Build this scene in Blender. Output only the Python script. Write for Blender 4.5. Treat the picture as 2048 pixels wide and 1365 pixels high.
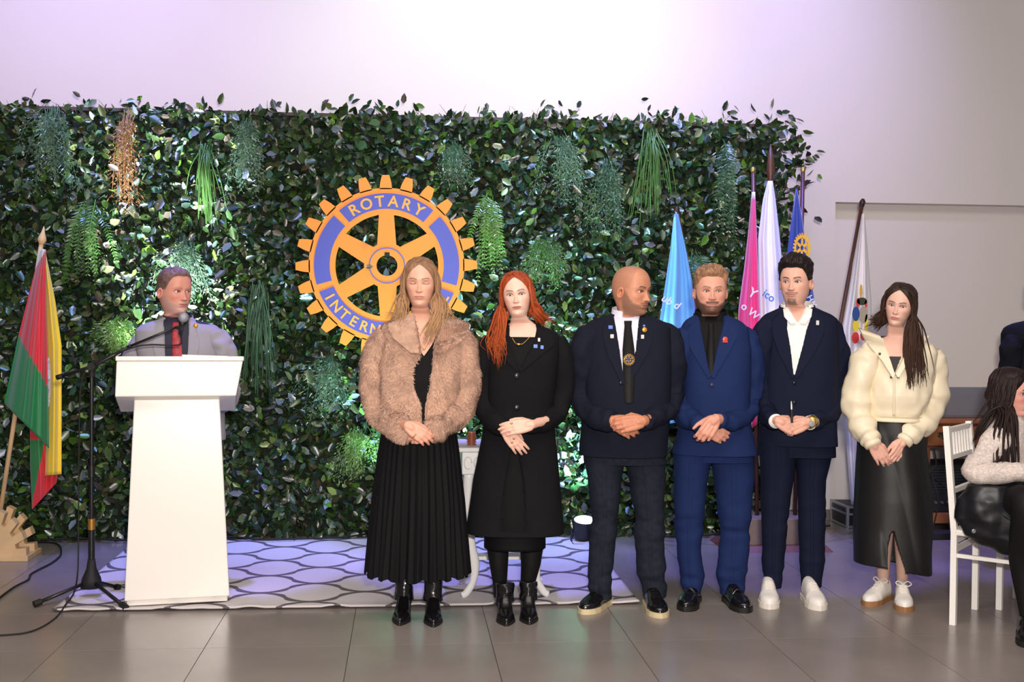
import bpy, bmesh, math, random
import numpy as np
from mathutils import Matrix, Vector

for _o in list(bpy.data.objects):
    bpy.data.objects.remove(_o)
SC = bpy.context.scene
COL = SC.collection
rng = np.random.default_rng(7)
random.seed(7)

# ------------------------------------------------------------------ camera
FPX, PCX, PCY, CAMH = 2290.0, 1024.0, 682.5, 1.45
_ps, _th, _ro = math.radians(5.3), math.radians(1.14), math.radians(0.5)
FW = np.array([math.sin(_ps)*math.cos(_th), math.cos(_ps)*math.cos(_th), -math.sin(_th)])
_r0 = np.array([math.cos(_ps), -math.sin(_ps), 0.0]); _u0 = np.cross(_r0, FW)
RT = math.cos(_ro)*_r0+math.sin(_ro)*_u0
UP = -math.sin(_ro)*_r0+math.cos(_ro)*_u0
CAM = np.array([0, 0, CAMH])
cd = bpy.data.cameras.new('camera'); co = bpy.data.objects.new('camera', cd); COL.objects.link(co)
cd.sensor_width = 36.0; cd.lens = 36.0*FPX/2048.0; cd.clip_end = 100
_m = Matrix.Identity(4)
for _i in range(3):
    _m[_i][0] = RT[_i]; _m[_i][1] = UP[_i]; _m[_i][2] = -FW[_i]; _m[_i][3] = CAM[_i]
co.matrix_world = _m
SC.camera = co

def ray(x, y): return FW+RT*(x-PCX)/FPX+UP*(PCY-y)/FPX
def P(x, y, Y):                      # photo pixel at a depth known from what the thing touches
    d = ray(x, y); return CAM+d*(Y/d[1])
def G(x, y, z=0.0):                  # photo pixel on the floor
    d = ray(x, y); return CAM+d*((z-CAMH)/d[2])

# ------------------------------------------------------------------ world, lights, exposure
W = bpy.data.worlds.new('world'); SC.world = W; W.use_nodes = True
W.node_tree.nodes['Background'].inputs[0].default_value = (0.84, 0.80, 0.88, 1)
W.node_tree.nodes['Background'].inputs[1].default_value = 0.22
vs = SC.view_settings
vs.view_transform = 'Standard'; vs.look = 'None'; vs.gamma = 1.0; vs.use_curve_mapping = False
vs.exposure = 0.0

def lamp(name, kind, loc, target, energy, color, **kw):
    l = bpy.data.lights.new(name, kind); l.energy = energy; l.color = color
    for k, v in kw.items(): setattr(l, k, v)
    o = bpy.data.objects.new(name, l); COL.objects.link(o); o.location = loc
    d = Vector(target)-Vector(loc)
    o.rotation_euler = d.to_track_quat('-Z', 'Y').to_euler()
    return o
# the photographer's flash
lamp('camera_flash', 'AREA', (0.10, -0.05, 1.72), (0.75, 6.0, 1.2), 268, (1.0, 0.92, 0.85), shape='RECTANGLE', size=0.16, size_y=0.10)
# warm ceiling luminaires of the hall
lamp('hall_ceiling_light', 'AREA', (0.5, 2.6, 4.6), (0.5, 3.2, 0), 200, (1.0, 0.90, 0.80), shape='RECTANGLE', size=5.0, size_y=2.5)
# lavender wash on the wall above the hedge
for _x, _e, _c in ((-2.1, 330, (0.56, 0.47, 1.0)), (0.55, 400, (0.70, 0.72, 1.0)), (2.3, 320, (0.54, 0.47, 1.0))):
    lamp('wall_wash_spot', 'SPOT', (_x, 5.6, 4.7), (_x, 8.08, 3.45), _e, _c, spot_size=math.radians(75), spot_blend=1.0, shadow_soft_size=0.15)
# violet wash falling on the floor and rug behind the row of people
for _x in (-1.2, 0.6, 2.3, 3.9):
    lamp('floor_wash_spot', 'SPOT', (_x, 6.75, 4.9), (_x, 6.75, 0), 800, (0.24, 0.21, 1.0), spot_size=math.radians(24), spot_blend=0.35, shadow_soft_size=0.08)

# blue-violet overhead spots on the leaf wall
for _x in (-1.7, 0.3, 1.7):
    lamp('leaf_wall_spot', 'SPOT', (_x, 5.95, 4.8), (_x, 7.5, 1.5), 400, (0.20, 0.38, 1.0), spot_size=math.radians(46), spot_blend=0.8, shadow_soft_size=0.06)

# ------------------------------------------------------------------ mesh helpers
def s2l(c):
    return tuple((v/12.92 if v <= 0.04045 else ((v+0.055)/1.055)**2.4) for v in c)
def rgb(r, g, b): return s2l((r/255, g/255, b/255))

class MB:
    def __init__(s): s.v = []; s.f = []; s.c = []; s.n = 0; s.m = []
    def add(s, v, f, col=None, mat=0):
        v = np.asarray(v, float).reshape(-1, 3)
        s.v.append(v)
        for q in f: s.f.append(tuple(int(i)+s.n for i in q))
        s.m += [mat]*len(f)
        if col is None: col = (1, 1, 1)
        col = np.asarray(col, float)
        if col.ndim == 1: col = np.tile(col, (len(v), 1))
        s.c.append(col)
        s.n += len(v)
        return s
    def box(s, lo, hi, col=None, mat=0):
        x0, y0, z0 = lo; x1, y1, z1 = hi
        v = [(x0, y0, z0), (x1, y0, z0), (x1, y1, z0), (x0, y1, z0), (x0, y0, z1), (x1, y0, z1), (x1, y1, z1), (x0, y1, z1)]
        f = [(0, 3, 2, 1), (4, 5, 6, 7), (0, 1, 5, 4), (1, 2, 6, 5), (2, 3, 7, 6), (3, 0, 4, 7)]
        return s.add(v, f, col, mat)
    def build(s, name, mats, parent=None, smooth=True, loc=None, bevel=0, sharp=None):
        v = np.concatenate(s.v)
        if loc is not None: v = v-np.asarray(loc)
        me = bpy.data.meshes.new(name)
        me.from_pydata(v.tolist(), [], s.f)
        ca = me.color_attributes.new('Col', 'FLOAT_COLOR', 'POINT')
        c = np.ones((len(v), 4)); c[:, :3] = np.concatenate(s.c)
        ca.data.foreach_set('color', c.ravel())
        if not isinstance(mats, (list, tuple)): mats = [mats]
        for m in mats: me.materials.append(m)
        if len(mats) > 1: me.polygons.foreach_set('material_index', s.m)
        me.polygons.foreach_set('use_smooth', [smooth]*len(me.polygons))
        me.update()
        o = link(name, me, parent)
        if loc is not None: o.location = loc
        if bevel:
            b = o.modifiers.new('bevel', 'BEVEL'); b.width = bevel; b.segments = 2; b.limit_method = 'ANGLE'
        if sharp:
            try: me.set_sharp_from_angle(angle=math.radians(sharp))
            except Exception: pass
        return o

def link(name, me, parent=None):
    o = bpy.data.objects.new(name, me); COL.objects.link(o)
    if parent is not None:
        o.parent = parent
        o.matrix_parent_inverse = Matrix.Translation(-Vector(wloc(parent)))
    return o
def wloc(o):
    l = Vector(o.location)
    p = o.parent
    while p is not None:
        # parents carry pure translations; the inverse cancels them
        l = l
        p = None
    return l
def empty(name, loc, label, cat, group=None):
    o = bpy.data.objects.new(name, None); COL.objects.link(o); o.location = loc
    o.empty_display_size = 0.1
    return tag(o, label, cat, group)
def tag(o, label=None, cat=None, group=None, kind=None):
    if label: o['label'] = label
    if cat: o['category'] = cat
    if group: o['group'] = group
    if kind: o['kind'] = kind
    return o

def vnoise(p, seed=0):
    p = np.asarray(p, float); i = np.floor(p).astype(np.int64); f = p-i; f = f*f*(3-2*f)
    def h(a):
        n = (a[..., 0]*374761393+a[..., 1]*668265263+a[..., 2]*1274126177+seed*362437) & 0xffffffff
        n = ((n ^ (n >> 13))*1103515245) & 0xffffffff
        n = (n ^ (n >> 16)) & 0xffff
        return n/32767.5-1
    r = 0
    for dx in (0, 1):
        for dy in (0, 1):
            for dz in (0, 1):
                w = (f[..., 0] if dx else 1-f[..., 0])*(f[..., 1] if dy else 1-f[..., 1])*(f[..., 2] if dz else 1-f[..., 2])
                r = r+w*h(i+np.array([dx, dy, dz]))
    return r

def sstep(a, b, x):
    t = np.clip((np.asarray(x, float)-a)/(b-a), 0, 1); return t*t*(3-2*t)

def grid_faces(nr, nc, wrap=True, off=0):
    f = []
    for r in range(nr-1):
        for c in range(nc if wrap else nc-1):
            c2 = (c+1) % nc
            f.append((off+r*nc+c, off+r*nc+c2, off+(r+1)*nc+c2, off+(r+1)*nc+c))
    return f
def grid_normals(g):
    du = np.roll(g, -1, 1)-np.roll(g, 1, 1)
    dv = np.gradient(g, axis=0)
    n = np.cross(du, dv); l = np.linalg.norm(n, axis=2, keepdims=True); l[l < 1e-9] = 1
    return n/l

def catmull(pts, m):
    pts = np.asarray(pts, float); n = len(pts)
    ext = np.vstack([2*pts[0]-pts[1], pts, 2*pts[-1]-pts[-2]])
    t = np.linspace(0, n-1, m); i = np.minimum(t.astype(int), n-2); f = (t-i)[:, None]
    a, b, c, d = ext[i], ext[i+1], ext[i+2], ext[i+3]
    return 0.5*((2*b)+(-a+c)*f+(2*a-5*b+4*c-d)*f*f+(-a+3*b-3*c+d)*f**3)

def tube(pts, rad, seg=8, m=None, caps=True, flat=None, up=(0, 0, 1), lin=False):
    """swept tube: rad scalar / list / list of (a,b) along up-ish and side axes"""
    pts = np.asarray(pts, float)
    rad = np.asarray(rad, float)
    if rad.ndim == 0: rad = np.full((len(pts), 2), float(rad))
    if rad.ndim == 1: rad = np.stack([rad, rad], 1)
    if m and not lin:
        t = np.linspace(0, len(pts)-1, m)
        rad = np.stack([np.interp(t, np.arange(len(pts)), rad[:, k]) for k in (0, 1)], 1)
        pts = catmull(pts, m)
    n = len(pts)
    tan = np.gradient(pts, axis=0); tan /= np.maximum(np.linalg.norm(tan, axis=1, keepdims=True), 1e-9)
    u = np.asarray(up, float)
    if abs(u@tan[0]) > 0.95: u = np.array([1.0, 0, 0]) if abs(tan[0][0]) < 0.9 else np.array([0, 1.0, 0])
    V = []
    a = np.linspace(0, 2*math.pi, seg, endpoint=False)
    for i in range(n):
        u = u-tan[i]*(u@tan[i]); u /= max(np.linalg.norm(u), 1e-9)
        w = np.cross(tan[i], u)
        V.append(pts[i]+np.cos(a)[:, None]*u*rad[i, 0]+np.sin(a)[:, None]*w*rad[i, 1])
    V = np.concatenate(V)
    f = grid_faces(n, seg)
    if caps:
        f.append(tuple(range(seg))[::-1]); f.append(tuple(range((n-1)*seg, n*seg)))
    return V, f

def rounded_chain(pts, rads, seg=8):
    """closed tube with rounded ends (for voxel union)"""
    pts = np.asarray(pts, float); rads = list(rads)
    d0 = pts[0]-pts[1]; d0 /= np.linalg.norm(d0); d1 = pts[-1]-pts[-2]; d1 /= np.linalg.norm(d1)
    pp = [pts[0]+d0*rads[0]*0.95, pts[0]+d0*rads[0]*0.6]+list(pts)+[pts[-1]+d1*rads[-1]*0.6, pts[-1]+d1*rads[-1]*0.95]
    rr = [rads[0]*0.3, rads[0]*0.8]+rads+[rads[-1]*0.8, rads[-1]*0.3]
    return tube(pp, rr, seg)

def voxel_union(mb, voxel, smooth=2):
    me = bpy.data.meshes.new('tmp'); me.from_pydata(np.concatenate(mb.v).tolist(), [], mb.f)
    o = bpy.data.objects.new('tmp', me); COL.objects.link(o)
    r = o.modifiers.new('r', 'REMESH'); r.mode = 'VOXEL'; r.voxel_size = voxel
    if smooth:
        s = o.modifiers.new('s', 'SMOOTH'); s.factor = 0.5; s.iterations = smooth
    dg = bpy.context.evaluated_depsgraph_get()
    ev = o.evaluated_get(dg); m2 = ev.to_mesh()
    v = np.empty(len(m2.vertices)*3); m2.vertices.foreach_get('co', v)
    f = [tuple(p.vertices) for p in m2.polygons]
    ev.to_mesh_clear()
    bpy.data.objects.remove(o); bpy.data.meshes.remove(me)
    return v.reshape(-1, 3), f

# ------------------------------------------------------------------ materials
MATS = {}
def mat(name, col, rough=0.6, metal=0.0, attr=False, bump=None, spec=0.5, var=None, emit=None, sheen=0, coat=0, sub=0, trans=0):
    """bump=(scale,strength,[distance]); var=(scale,amount): brightness mottling; attr: multiply by vertex colour"""
    if name in MATS: return MATS[name]
    m = bpy.data.materials.new(name); m.use_nodes = True; MATS[name] = m
    nt = m.node_tree; b = nt.nodes['Principled BSDF']
    b.inputs['Base Color'].default_value = (*col, 1); b.inputs['Roughness'].default_value = rough
    b.inputs['Metallic'].default_value = metal; b.inputs['Specular IOR Level'].default_value = spec
    if sheen: b.inputs['Sheen Weight'].default_value = sheen
    if coat: b.inputs['Coat Weight'].default_value = coat; b.inputs['Coat Roughness'].default_value = 0.15
    if sub:
        b.inputs['Subsurface Weight'].default_value = sub; b.inputs['Subsurface Radius'].default_value = (0.012, 0.005, 0.003); b.inputs['Subsurface Scale'].default_value = 1.0
    if trans: b.inputs['Transmission Weight'].default_value = trans
    out = None
    tc = nt.nodes.new('ShaderNodeTexCoord')
    if attr:
        a = nt.nodes.new('ShaderNodeAttribute'); a.attribute_name = 'Col'; out = a.outputs['Color']
        if tuple(col) != (1, 1, 1):
            mx = nt.nodes.new('ShaderNodeMix'); mx.data_type = 'RGBA'; mx.blend_type = 'MULTIPLY'; mx.inputs[0].default_value = 1
            nt.links.new(out, mx.inputs[6]); mx.inputs[7].default_value = (*col, 1); out = mx.outputs[2]
    if var:
        n = nt.nodes.new('ShaderNodeTexNoise'); n.inputs['Scale'].default_value = var[0]; n.inputs['Detail'].default_value = 5
        nt.links.new(tc.outputs['Object'], n.inputs['Vector'])
        mr = nt.nodes.new('ShaderNodeMapRange'); mr.inputs[1].default_value = 0.3; mr.inputs[2].default_value = 0.7
        mr.inputs[3].default_value = 1-var[1]; mr.inputs[4].default_value = 1+var[1]
        nt.links.new(n.outputs['Fac'], mr.inputs[0])
        mx = nt.nodes.new('ShaderNodeMix'); mx.data_type = 'RGBA'; mx.blend_type = 'MULTIPLY'; mx.inputs[0].default_value = 1
        if out: nt.links.new(out, mx.inputs[6])
        else: mx.inputs[6].default_value = (*col, 1)
        nt.links.new(mr.outputs[0], mx.inputs[7]); out = mx.outputs[2]
    if out: nt.links.new(out, b.inputs['Base Color'])
    if bump:
        n = nt.nodes.new('ShaderNodeTexNoise'); n.inputs['Scale'].default_value = bump[0]; n.inputs['Detail'].default_value = 4
        nt.links.new(tc.outputs['Object'], n.inputs['Vector'])
        bp = nt.nodes.new('ShaderNodeBump'); bp.inputs['Strength'].default_value = bump[1]
        bp.inputs['Distance'].default_value = bump[2] if len(bump) > 2 else 0.004
        nt.links.new(n.outputs['Fac'], bp.inputs['Height']); nt.links.new(bp.outputs[0], b.inputs['Normal'])
    if emit:
        b.inputs['Emission Color'].default_value = (*emit[0], 1); b.inputs['Emission Strength'].default_value = emit[1]
    return m

# ------------------------------------------------------------------ the hall: floor, walls
mb = MB().box((-9, -3, -0.12), (9, 8.6, -0.004))
floor = mb.build('floor', mat('grout', rgb(58, 54, 52), 0.7), smooth=False); tag(floor, kind='structure')
M_TILE = mat('floor_tile', rgb(132, 123, 118), 0.25, var=(2.2, 0.10), bump=(60, 0.03, 0.002), spec=0.45)
TS = 0.628
tb = MB(); h = TS/2-0.0016
tb.box((-h, -h, -0.02), (h, h, 0))
tile0 = None
for ix in range(-9, 11):
    for iy in range(-5, 6):
        x = -0.237+TS*(ix+0.5); y = 5.062+TS*(iy+0.5)
        if y > 8.4: continue
        if tile0 is None:
            tile0 = tb.build('tile', M_TILE, floor, smooth=False); o = tile0
        else:
            o = bpy.data.objects.new('tile', tile0.data); COL.objects.link(o); o.parent = floor
        o.location = (x, y, 0)
M_WALL = mat('wall_paint', rgb(222, 214, 210), 0.75, var=(0.6, 0.02), bump=(120, 0.05, 0.002))
NX, NZ = 3.10, 2.315
mb = MB()
mb.box((-9, 8.08, -0.05), (NX, 8.5, 5.2)); mb.box((NX, 8.08, NZ), (9, 8.5, 5.2)); mb.box((NX, 8.20, -0.05), (9, 8.5, NZ))
tag(mb.build('wall_back', M_WALL, smooth=False), kind='structure')
mb = MB(); mb.box((-9, 8.068, 0), (NX, 8.08, 0.075)); mb.box((NX, 8.188, 0), (9, 8.2, 0.075))
tag(mb.build('baseboard_back', mat('baseboard', rgb(120, 112, 108), 0.35), smooth=False), kind='structure')

# ------------------------------------------------------------------ leafy backdrop
HX0, HX1, HZ = -4.6, 2.50, 2.76
hedge = empty('leaf_wall', (0, 7.6, 0), 'long artificial green wall of mixed leaves and hanging sprays behind the row of people', 'leaf wall')
mb = MB().box((HX0, 7.62, 0.0), (HX1, 7.70, HZ))
mb.build('backing_panel', mat('hedge_back', rgb(26, 34, 20), 0.9, var=(14, 0.5), bump=(40, 0.6, 0.02)), hedge, smooth=False)
mb = MB().box((HX0, 7.60, HZ), (HX1, 7.72, HZ+0.022))
mb.build('top_rail', mat('rail', rgb(70, 58, 50), 0.6), hedge, smooth=False)

M_LEAF = mat('leaf', (1, 1, 1), 0.30, attr=True, spec=0.75, var=(9, 0.25))
LEAF_V = np.array([(0, 0, 0), (-.26, .30, .05), (-.22, .68, .04), (0, 1, -.05), (.22, .68, .04), (.26, .30, .05), (0, .32, -.03), (0, .68, -.03)], float)
LEAF_F = np.array([(0, 6, 1), (1, 6, 7), (1, 7, 2), (2, 7, 3), (0, 5, 6), (5, 7, 6), (5, 4, 7), (4, 3, 7)])
LEAFCOL = [(rgb(34, 58, 26), 5), (rgb(48, 76, 32), 5), (rgb(64, 86, 42), 4), (rgb(30, 48, 30), 4), (rgb(96, 104, 62), 1.8), (rgb(116, 126, 134), 1.5), (rgb(86, 128, 40), 1.8), (rgb(52, 82, 62), 2.4), (rgb(74, 66, 44), 1.6), (rgb(126, 150, 70), 0.5)]  # blue-grey leaf tone, shifted bluer so its colour carries part of the LED sheen
_lc = np.array([c for c, _ in LEAFCOL]); _lw = np.array([w for _, w in LEAFCOL]); _lw /= _lw.sum()

def rot_batch(yaw, pitch, roll):
    cy, sy, cp, sp, cr, sr = np.cos(yaw), np.sin(yaw), np.cos(pitch), np.sin(pitch), np.cos(roll), np.sin(roll)
    z = np.zeros_like(cy); o = np.ones_like(cy)
    # roll about Y(view axis): spins the leaf in the wall plane; pitch tips it out; yaw turns sideways
    Rr = np.stack([np.stack([cr, z, sr], -1), np.stack([z, o, z], -1), np.stack([-sr, z, cr], -1)], -2)
    Rp = np.stack([np.stack([o, z, z], -1), np.stack([z, cp, -sp], -1), np.stack([z, sp, cp], -1)], -2)
    Ry = np.stack([np.stack([cy, -sy, z], -1), np.stack([sy, cy, z], -1), np.stack([z, z, o], -1)], -2)
    return Rr@Ry@Rp

# leaf local: length along Z, width along X, facing -Y
LV = np.stack([LEAF_V[:, 0], -LEAF_V[:, 2]*1.0, LEAF_V[:, 1]], 1)
def leaf_cloud(n, xf, yf, zf, smin, smax):
    x, y, z = xf(n), yf(n), zf(n)
    s = rng.uniform(smin, smax, n)
    R = rot_batch(rng.normal(0, .75, n), rng.normal(.45, .5, n), rng.uniform(-math.pi, math.pi, n))
    v = np.einsum('nij,vj->nvi', R, LV)*s[:, None, None]+np.stack([x, y, z], 1)[:, None, :]
    c = _lc[rng.choice(len(_lc), n, p=_lw)]*rng.uniform(.45, 1.10, (n, 1))
    return v, c
def add_leaves(mb, v, c):
    n = len(v)
    f = (LEAF_F[None]+8*np.arange(n)[:, None, None]).reshape(-1, 3)
    mb.v.append(v.reshape(-1, 3)); mb.c.append(np.repeat(c, 8, 0))
    mb.f += [tuple(q) for q in (f+mb.n).tolist()]; mb.m += [0]*len(f); mb.n += 8*n
mb = MB()
VX0 = -3.1
N = 30000
v, c = leaf_cloud(N, lambda n: rng.uniform(VX0, HX1+.03, n), lambda n: 7.60-np.abs(rng.normal(0, .055, n)), lambda n: HZ*rng.uniform(0.0, 1.0, n)**.97, .045, .085)
add_leaves(mb, v, c)
# leaves poking over the top rail and past the right edge, in clusters
for k in range(75):
    cx = rng.uniform(VX0, HX1); n = int(rng.integers(2, 9))
    v, c = leaf_cloud(n, lambda n: rng.normal(cx, .05, n), lambda n: rng.normal(7.58, .03, n), lambda n: HZ+np.abs(rng.normal(.0, .055, n))-.02, .05, .085)
    add_leaves(mb, v, c)
for k in range(34):
    cz = rng.uniform(1.0, HZ+.02) if k % 3 else rng.uniform(2.2, HZ); n = int(rng.integers(3, 9))
    reach = .05 if cz < 2.2 else .11
    v, c = leaf_cloud(n, lambda n: HX1+np.abs(rng.normal(.02, reach, n)), lambda n: rng.normal(7.58, .04, n), lambda n: rng.normal(cz, .05, n), .05, .085)
    add_leaves(mb, v, c)
fo = mb.build('foliage', M_LEAF, hedge); tag(fo, kind='stuff')
# twigs over the edge
mb = MB()
for k in range(46):
    x = rng.uniform(-2.7, HX1+.05); z = HZ+.01
    p0 = np.array([x, 7.58, z-.05]); d = np.array([rng.normal(0, .06), -.02, rng.uniform(.06, .14)])
    mb.add(*tube([p0, p0+d*.6, p0+d+np.array([rng.normal(0, .02), 0, 0])], [.003, .002, .001], 4))
for (zz, dx, dz) in ((2.5, .26, .16), (2.42, .24, .05), (2.3, .2, .03), (2.05, .12, .08)):
    p0 = np.array([HX1-.05, 7.57, zz-.1])
    mb.add(*tube([p0, p0+np.array([dx*.6, 0, dz*.5]), p0+np.array([dx, 0, dz])], [.005, .0045, .003], 5))
    for q in range(6):
        t = .4+.6*q/5
        v, c = leaf_cloud(1, lambda n: np.full(n, HX1-.05+dx*t), lambda n: np.full(n, 7.56), lambda n: np.full(n, zz-.1+dz*t), .06, .08)
        add_leaves(fo_mb := MB(), v, c)
        mb.v.append(fo_mb.v[0]); mb.c.append(fo_mb.c[0]); mb.f += [tuple(i+mb.n for i in q2) for q2 in fo_mb.f]; mb.m += [0]*len(fo_mb.f); mb.n += 8
_tw = mb.build('twigs', mat('twig', rgb(120, 96, 70), .7, attr=True), hedge); tag(_tw, kind='stuff')

# 300 leaves that show largest, each a part of its own
leafmesh = []
for k in range(10):
    m_ = MB(); m_.add(LV, LEAF_F.tolist(), _lc[k]*1.05)
    o = m_.build('leaf', M_LEAF, hedge); leafmesh.append(o.data); bpy.data.objects.remove(o)
hinv = Matrix.Translation(-Vector(hedge.location))
spots = []
while len(spots) < 300:
    x = rng.uniform(-2.62, HX1); z = rng.uniform(.03, HZ-.03)
    spots.append((x, z))
for i, (x, z) in enumerate(spots):
    k = int(rng.choice(len(_lc), p=_lw))
    o = bpy.data.objects.new('leaf', leafmesh[k]); COL.objects.link(o); o.parent = hedge; o.matrix_parent_inverse = hinv
    s = rng.uniform(.075, .105)
    R = rot_batch(np.array([rng.normal(0, .45)]), np.array([rng.normal(.35, .3)]), np.array([rng.uniform(-math.pi, math.pi)]))[0]
    mw = Matrix([[*(R[r]*s), (x, 7.50-abs(rng.normal(0, .02)), z)[r]] for r in range(3)]+[[0, 0, 0, 1]])
    o.matrix_basis = mw

# hanging sprays: (px, py top, py bottom, px half-width, kind)
def spray(px, y0, y1, hw, kind, col):
    top = P(px, y0, 7.50); bot = P(px, y1, 7.44); L = top[2]-bot[2]; wd = hw*7.45/FPX
    mb = MB(); col = np.array(col)
    n = {'fern': 16, 'asparagus': 20, 'grass': 46}[kind]
    for i in range(n):
        x0 = rng.normal(0, wd*.3); le = L*rng.uniform(.55, 1.0)
        sx = rng.normal(0, wd*.75)
        p0 = top+np.array([x0, rng.normal(0, .02), rng.uniform(-.12, .0)*L])
        p1 = p0+np.array([sx*.6, -.07, -le*.45]); p2 = p0+np.array([sx, -.04+rng.normal(0, .02), -le])
        cc = col*rng.uniform(.7, 1.25)
        path = catmull([p0, p1, p2], 12)
        if kind == 'grass':
            mb.add(*tube(path, np.linspace(.0045, .002, 12), 4, caps=False), cc); continue
        mb.add(*tube(path, np.linspace(.003, .001, 12), 3, caps=False), cc)
        steps = 22 if kind == 'fern' else 15
        pts = catmull(path, steps)
        for j in range(2, steps):
            t = j/steps; tn = pts[j]-pts[j-1]; tn /= np.linalg.norm(tn)
            for sgn in (-1, 1):
                side = np.array([sgn, rng.normal(-.2, .35), 0]); side -= tn*(side@tn); side /= np.linalg.norm(side)
                if kind == 'fern':
                    ll = .042*(1-.75*t)+.008; d = side*.85+tn*.5
                    a = pts[j]; b = a+d*ll; w = tn*.0055
                    mid = a+d*ll*.45
                    mb.add([a, mid-w, b, mid+w], [(0, 1, 2, 3)], cc*rng.uniform(.8, 1.2))
                else:
                    ll = rng.uniform(.02, .05)*(1-.4*t); d = side*.7+tn*.8
                    b = pts[j]+d*ll; w = np.array([0, 0, .0022])
                    mb.add([pts[j]-w, b, pts[j]+w], [(0, 1, 2)], cc)
                    for q in range(3):
                        e = b+(d+rng.normal(0, .6, 3))*ll*.5; w2 = np.cross(e-b, [0, 1, 0]); w2 = w2/max(np.linalg.norm(w2), 1e-6)*.0026
                        mb.add([b-w2, e, b+w2], [(0, 1, 2)], cc*rng.uniform(.8, 1.35))
    o = mb.build('hanging_spray', M_LEAF, hedge)
    return o
GA = rgb(74, 104, 70); GB = rgb(70, 110, 44); GR = rgb(136, 98, 52); GL = rgb(92, 132, 52); GD = rgb(58, 92, 58)
for a in ((108, 205, 385, 32, 'asparagus', GA), (256, 212, 415, 26, 'asparagus', GR), (412, 285, 445, 22, 'grass', GB), (497, 232, 385, 24, 'asparagus', GA), (178, 392, 560, 34, 'fern', GB),
          (368, 470, 600, 30, 'asparagus', GA), (240, 630, 700, 26, 'asparagus', GL), (972, 385, 545, 26, 'fern', GL), (1122, 262, 410, 40, 'asparagus', GA), (1210, 312, 490, 34, 'asparagus', GD),
          (1300, 255, 440, 26, 'grass', GB), (1452, 275, 500, 34, 'fern', GD), (1092, 470, 570, 30, 'asparagus', GB), (905, 280, 380, 22, 'asparagus', GD), (520, 560, 790, 22, 'grass', GD), (655, 700, 830, 34, 'asparagus', GD), (715, 850, 960, 30, 'asparagus', GL), (1385, 500, 640, 30, 'fern', GD)):
    spray(*a)

# ------------------------------------------------------------------ gear wheel emblem on the hedge
YG = 7.385
gc = P(774, 531.5, YG); gk = YG/FPX*1.004
M_YEL = mat('emblem_yellow', rgb(230, 130, 14), 0.5); M_BLU = mat('emblem_blue', rgb(38, 54, 142), 0.42)
gear = empty('gear_wheel_emblem', tuple(gc), 'large yellow gear wheel sign with blue lettered panels mounted on the leaf wall', 'sign')
def gp(r, a, y): return np.array([gc[0]+r*gk*math.cos(a), y, gc[2]+r*gk*math.sin(a)])
def sector(mb, r0, r1, a0, a1, y0, y1, n=None):
    n = n or max(2, int(abs(a1-a0)/math.radians(3))+1)
    V = []
    for i in range(n+1):
        a = a0+(a1-a0)*i/n
        V += [gp(r0, a, y0), gp(r1, a, y0), gp(r1, a, y1), gp(r0, a, y1)]
    F = []
    for i in range(n):
        b = 4*i
        for k in range(4): F.append((b+k, b+4+k, b+4+(k+1) % 4, b+(k+1) % 4))
    F += [(0, 1, 2, 3), (4*n+3, 4*n+2, 4*n+1, 4*n)]
    mb.add(V, F)
def prism(mb, pts2, y0, y1):
    n = len(pts2)
    V = [gp(r, a, y0) for r, a in pts2]+[gp(r, a, y1) for r, a in pts2]
    F = [tuple(range(n))[::-1], tuple(range(n, 2*n))]+[(i, (i+1) % n, n+(i+1) % n, n+i) for i in range(n)]
    mb.add(V, F)
D = math.radians; yf, yb = YG-.012, YG+.012
mb = MB(); sector(mb, 101, 153, 0, 2*math.pi, yf, yb, 144)
for k in range(24):
    a = D(91.2+15*k)
    pts = []
    for (r, da) in ((151, -4.7), (163, -3.9), (172, -3.0), (178.5, -2.3), (178.5, 2.3), (172, 3.0), (163, 3.9), (151, 4.7)):
        pts.append((r, a+D(da)))
    prism(mb, pts, yf, yb)
mb.build('gear_rim', M_YEL, gear, smooth=False)
mb = MB(); sector(mb, 20.5, 45, 0, 2*math.pi, yf+.0008, yb-.0008, 72)
mb.build('hub', M_YEL, gear, smooth=False)
for k in range(6):
    a = D(90+60*k+1); mb = MB(); pts = []
    for (u, w) in ((36, -19), (103, -14.6), (103, 14.6), (36, 19)):
        pts.append((math.hypot(u, w), a+math.atan2(w, u)))
    prism(mb, pts, yf+.0004, yb-.0004)
    mb.build('spoke', M_YEL, gear, smooth=False)
mb = MB(); sector(mb, 33.5, 35.5, 0, 2*math.pi, yf-.0012, yf+.004, 72)
mb.build('hub_ring', M_BLU, gear, smooth=False)
mb = MB(); prism(mb, [(math.hypot(x, y), math.atan2(y, x)) for x, y in ((-5, 18), (5, 18), (5, 26), (-5, 26))], yf-.001, yb+.001)
mb.build('keyway', mat('keyway', rgb(24, 34, 20), .9), gear, smooth=False)
for a0, a1 in ((50.6, 131.5), (137.2, 196), (202, 338), (-15.5, 43.5)):
    mb = MB(); sector(mb, 112, 142.5, D(a0), D(a1), yf-.0025, yf+.003)
    mb.build('blue_panel', M_BLU, gear, smooth=False)
def text_mesh(ch, size, extr=0.0015, bold=0.0, shear=0):
    cu = bpy.data.curves.new('t', 'FONT'); cu.body = ch; cu.size = size; cu.extrude = extr; cu.offset = bold; cu.align_x = 'CENTER'; cu.shear = shear
    cu.resolution_u = 4
    o = bpy.data.objects.new('t', cu); COL.objects.link(o)
    dg = bpy.context.evaluated_depsgraph_get()
    me = bpy.data.meshes.new_from_object(o.evaluated_get(dg))
    bpy.data.objects.remove(o)
    v = np.empty(len(me.vertices)*3); me.vertices.foreach_get('co', v); f = [tuple(p.vertices) for p in me.polygons]
    return v.reshape(-1, 3), f
M_LET = mat('emblem_letters', rgb(236, 152, 40), 0.5)
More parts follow.
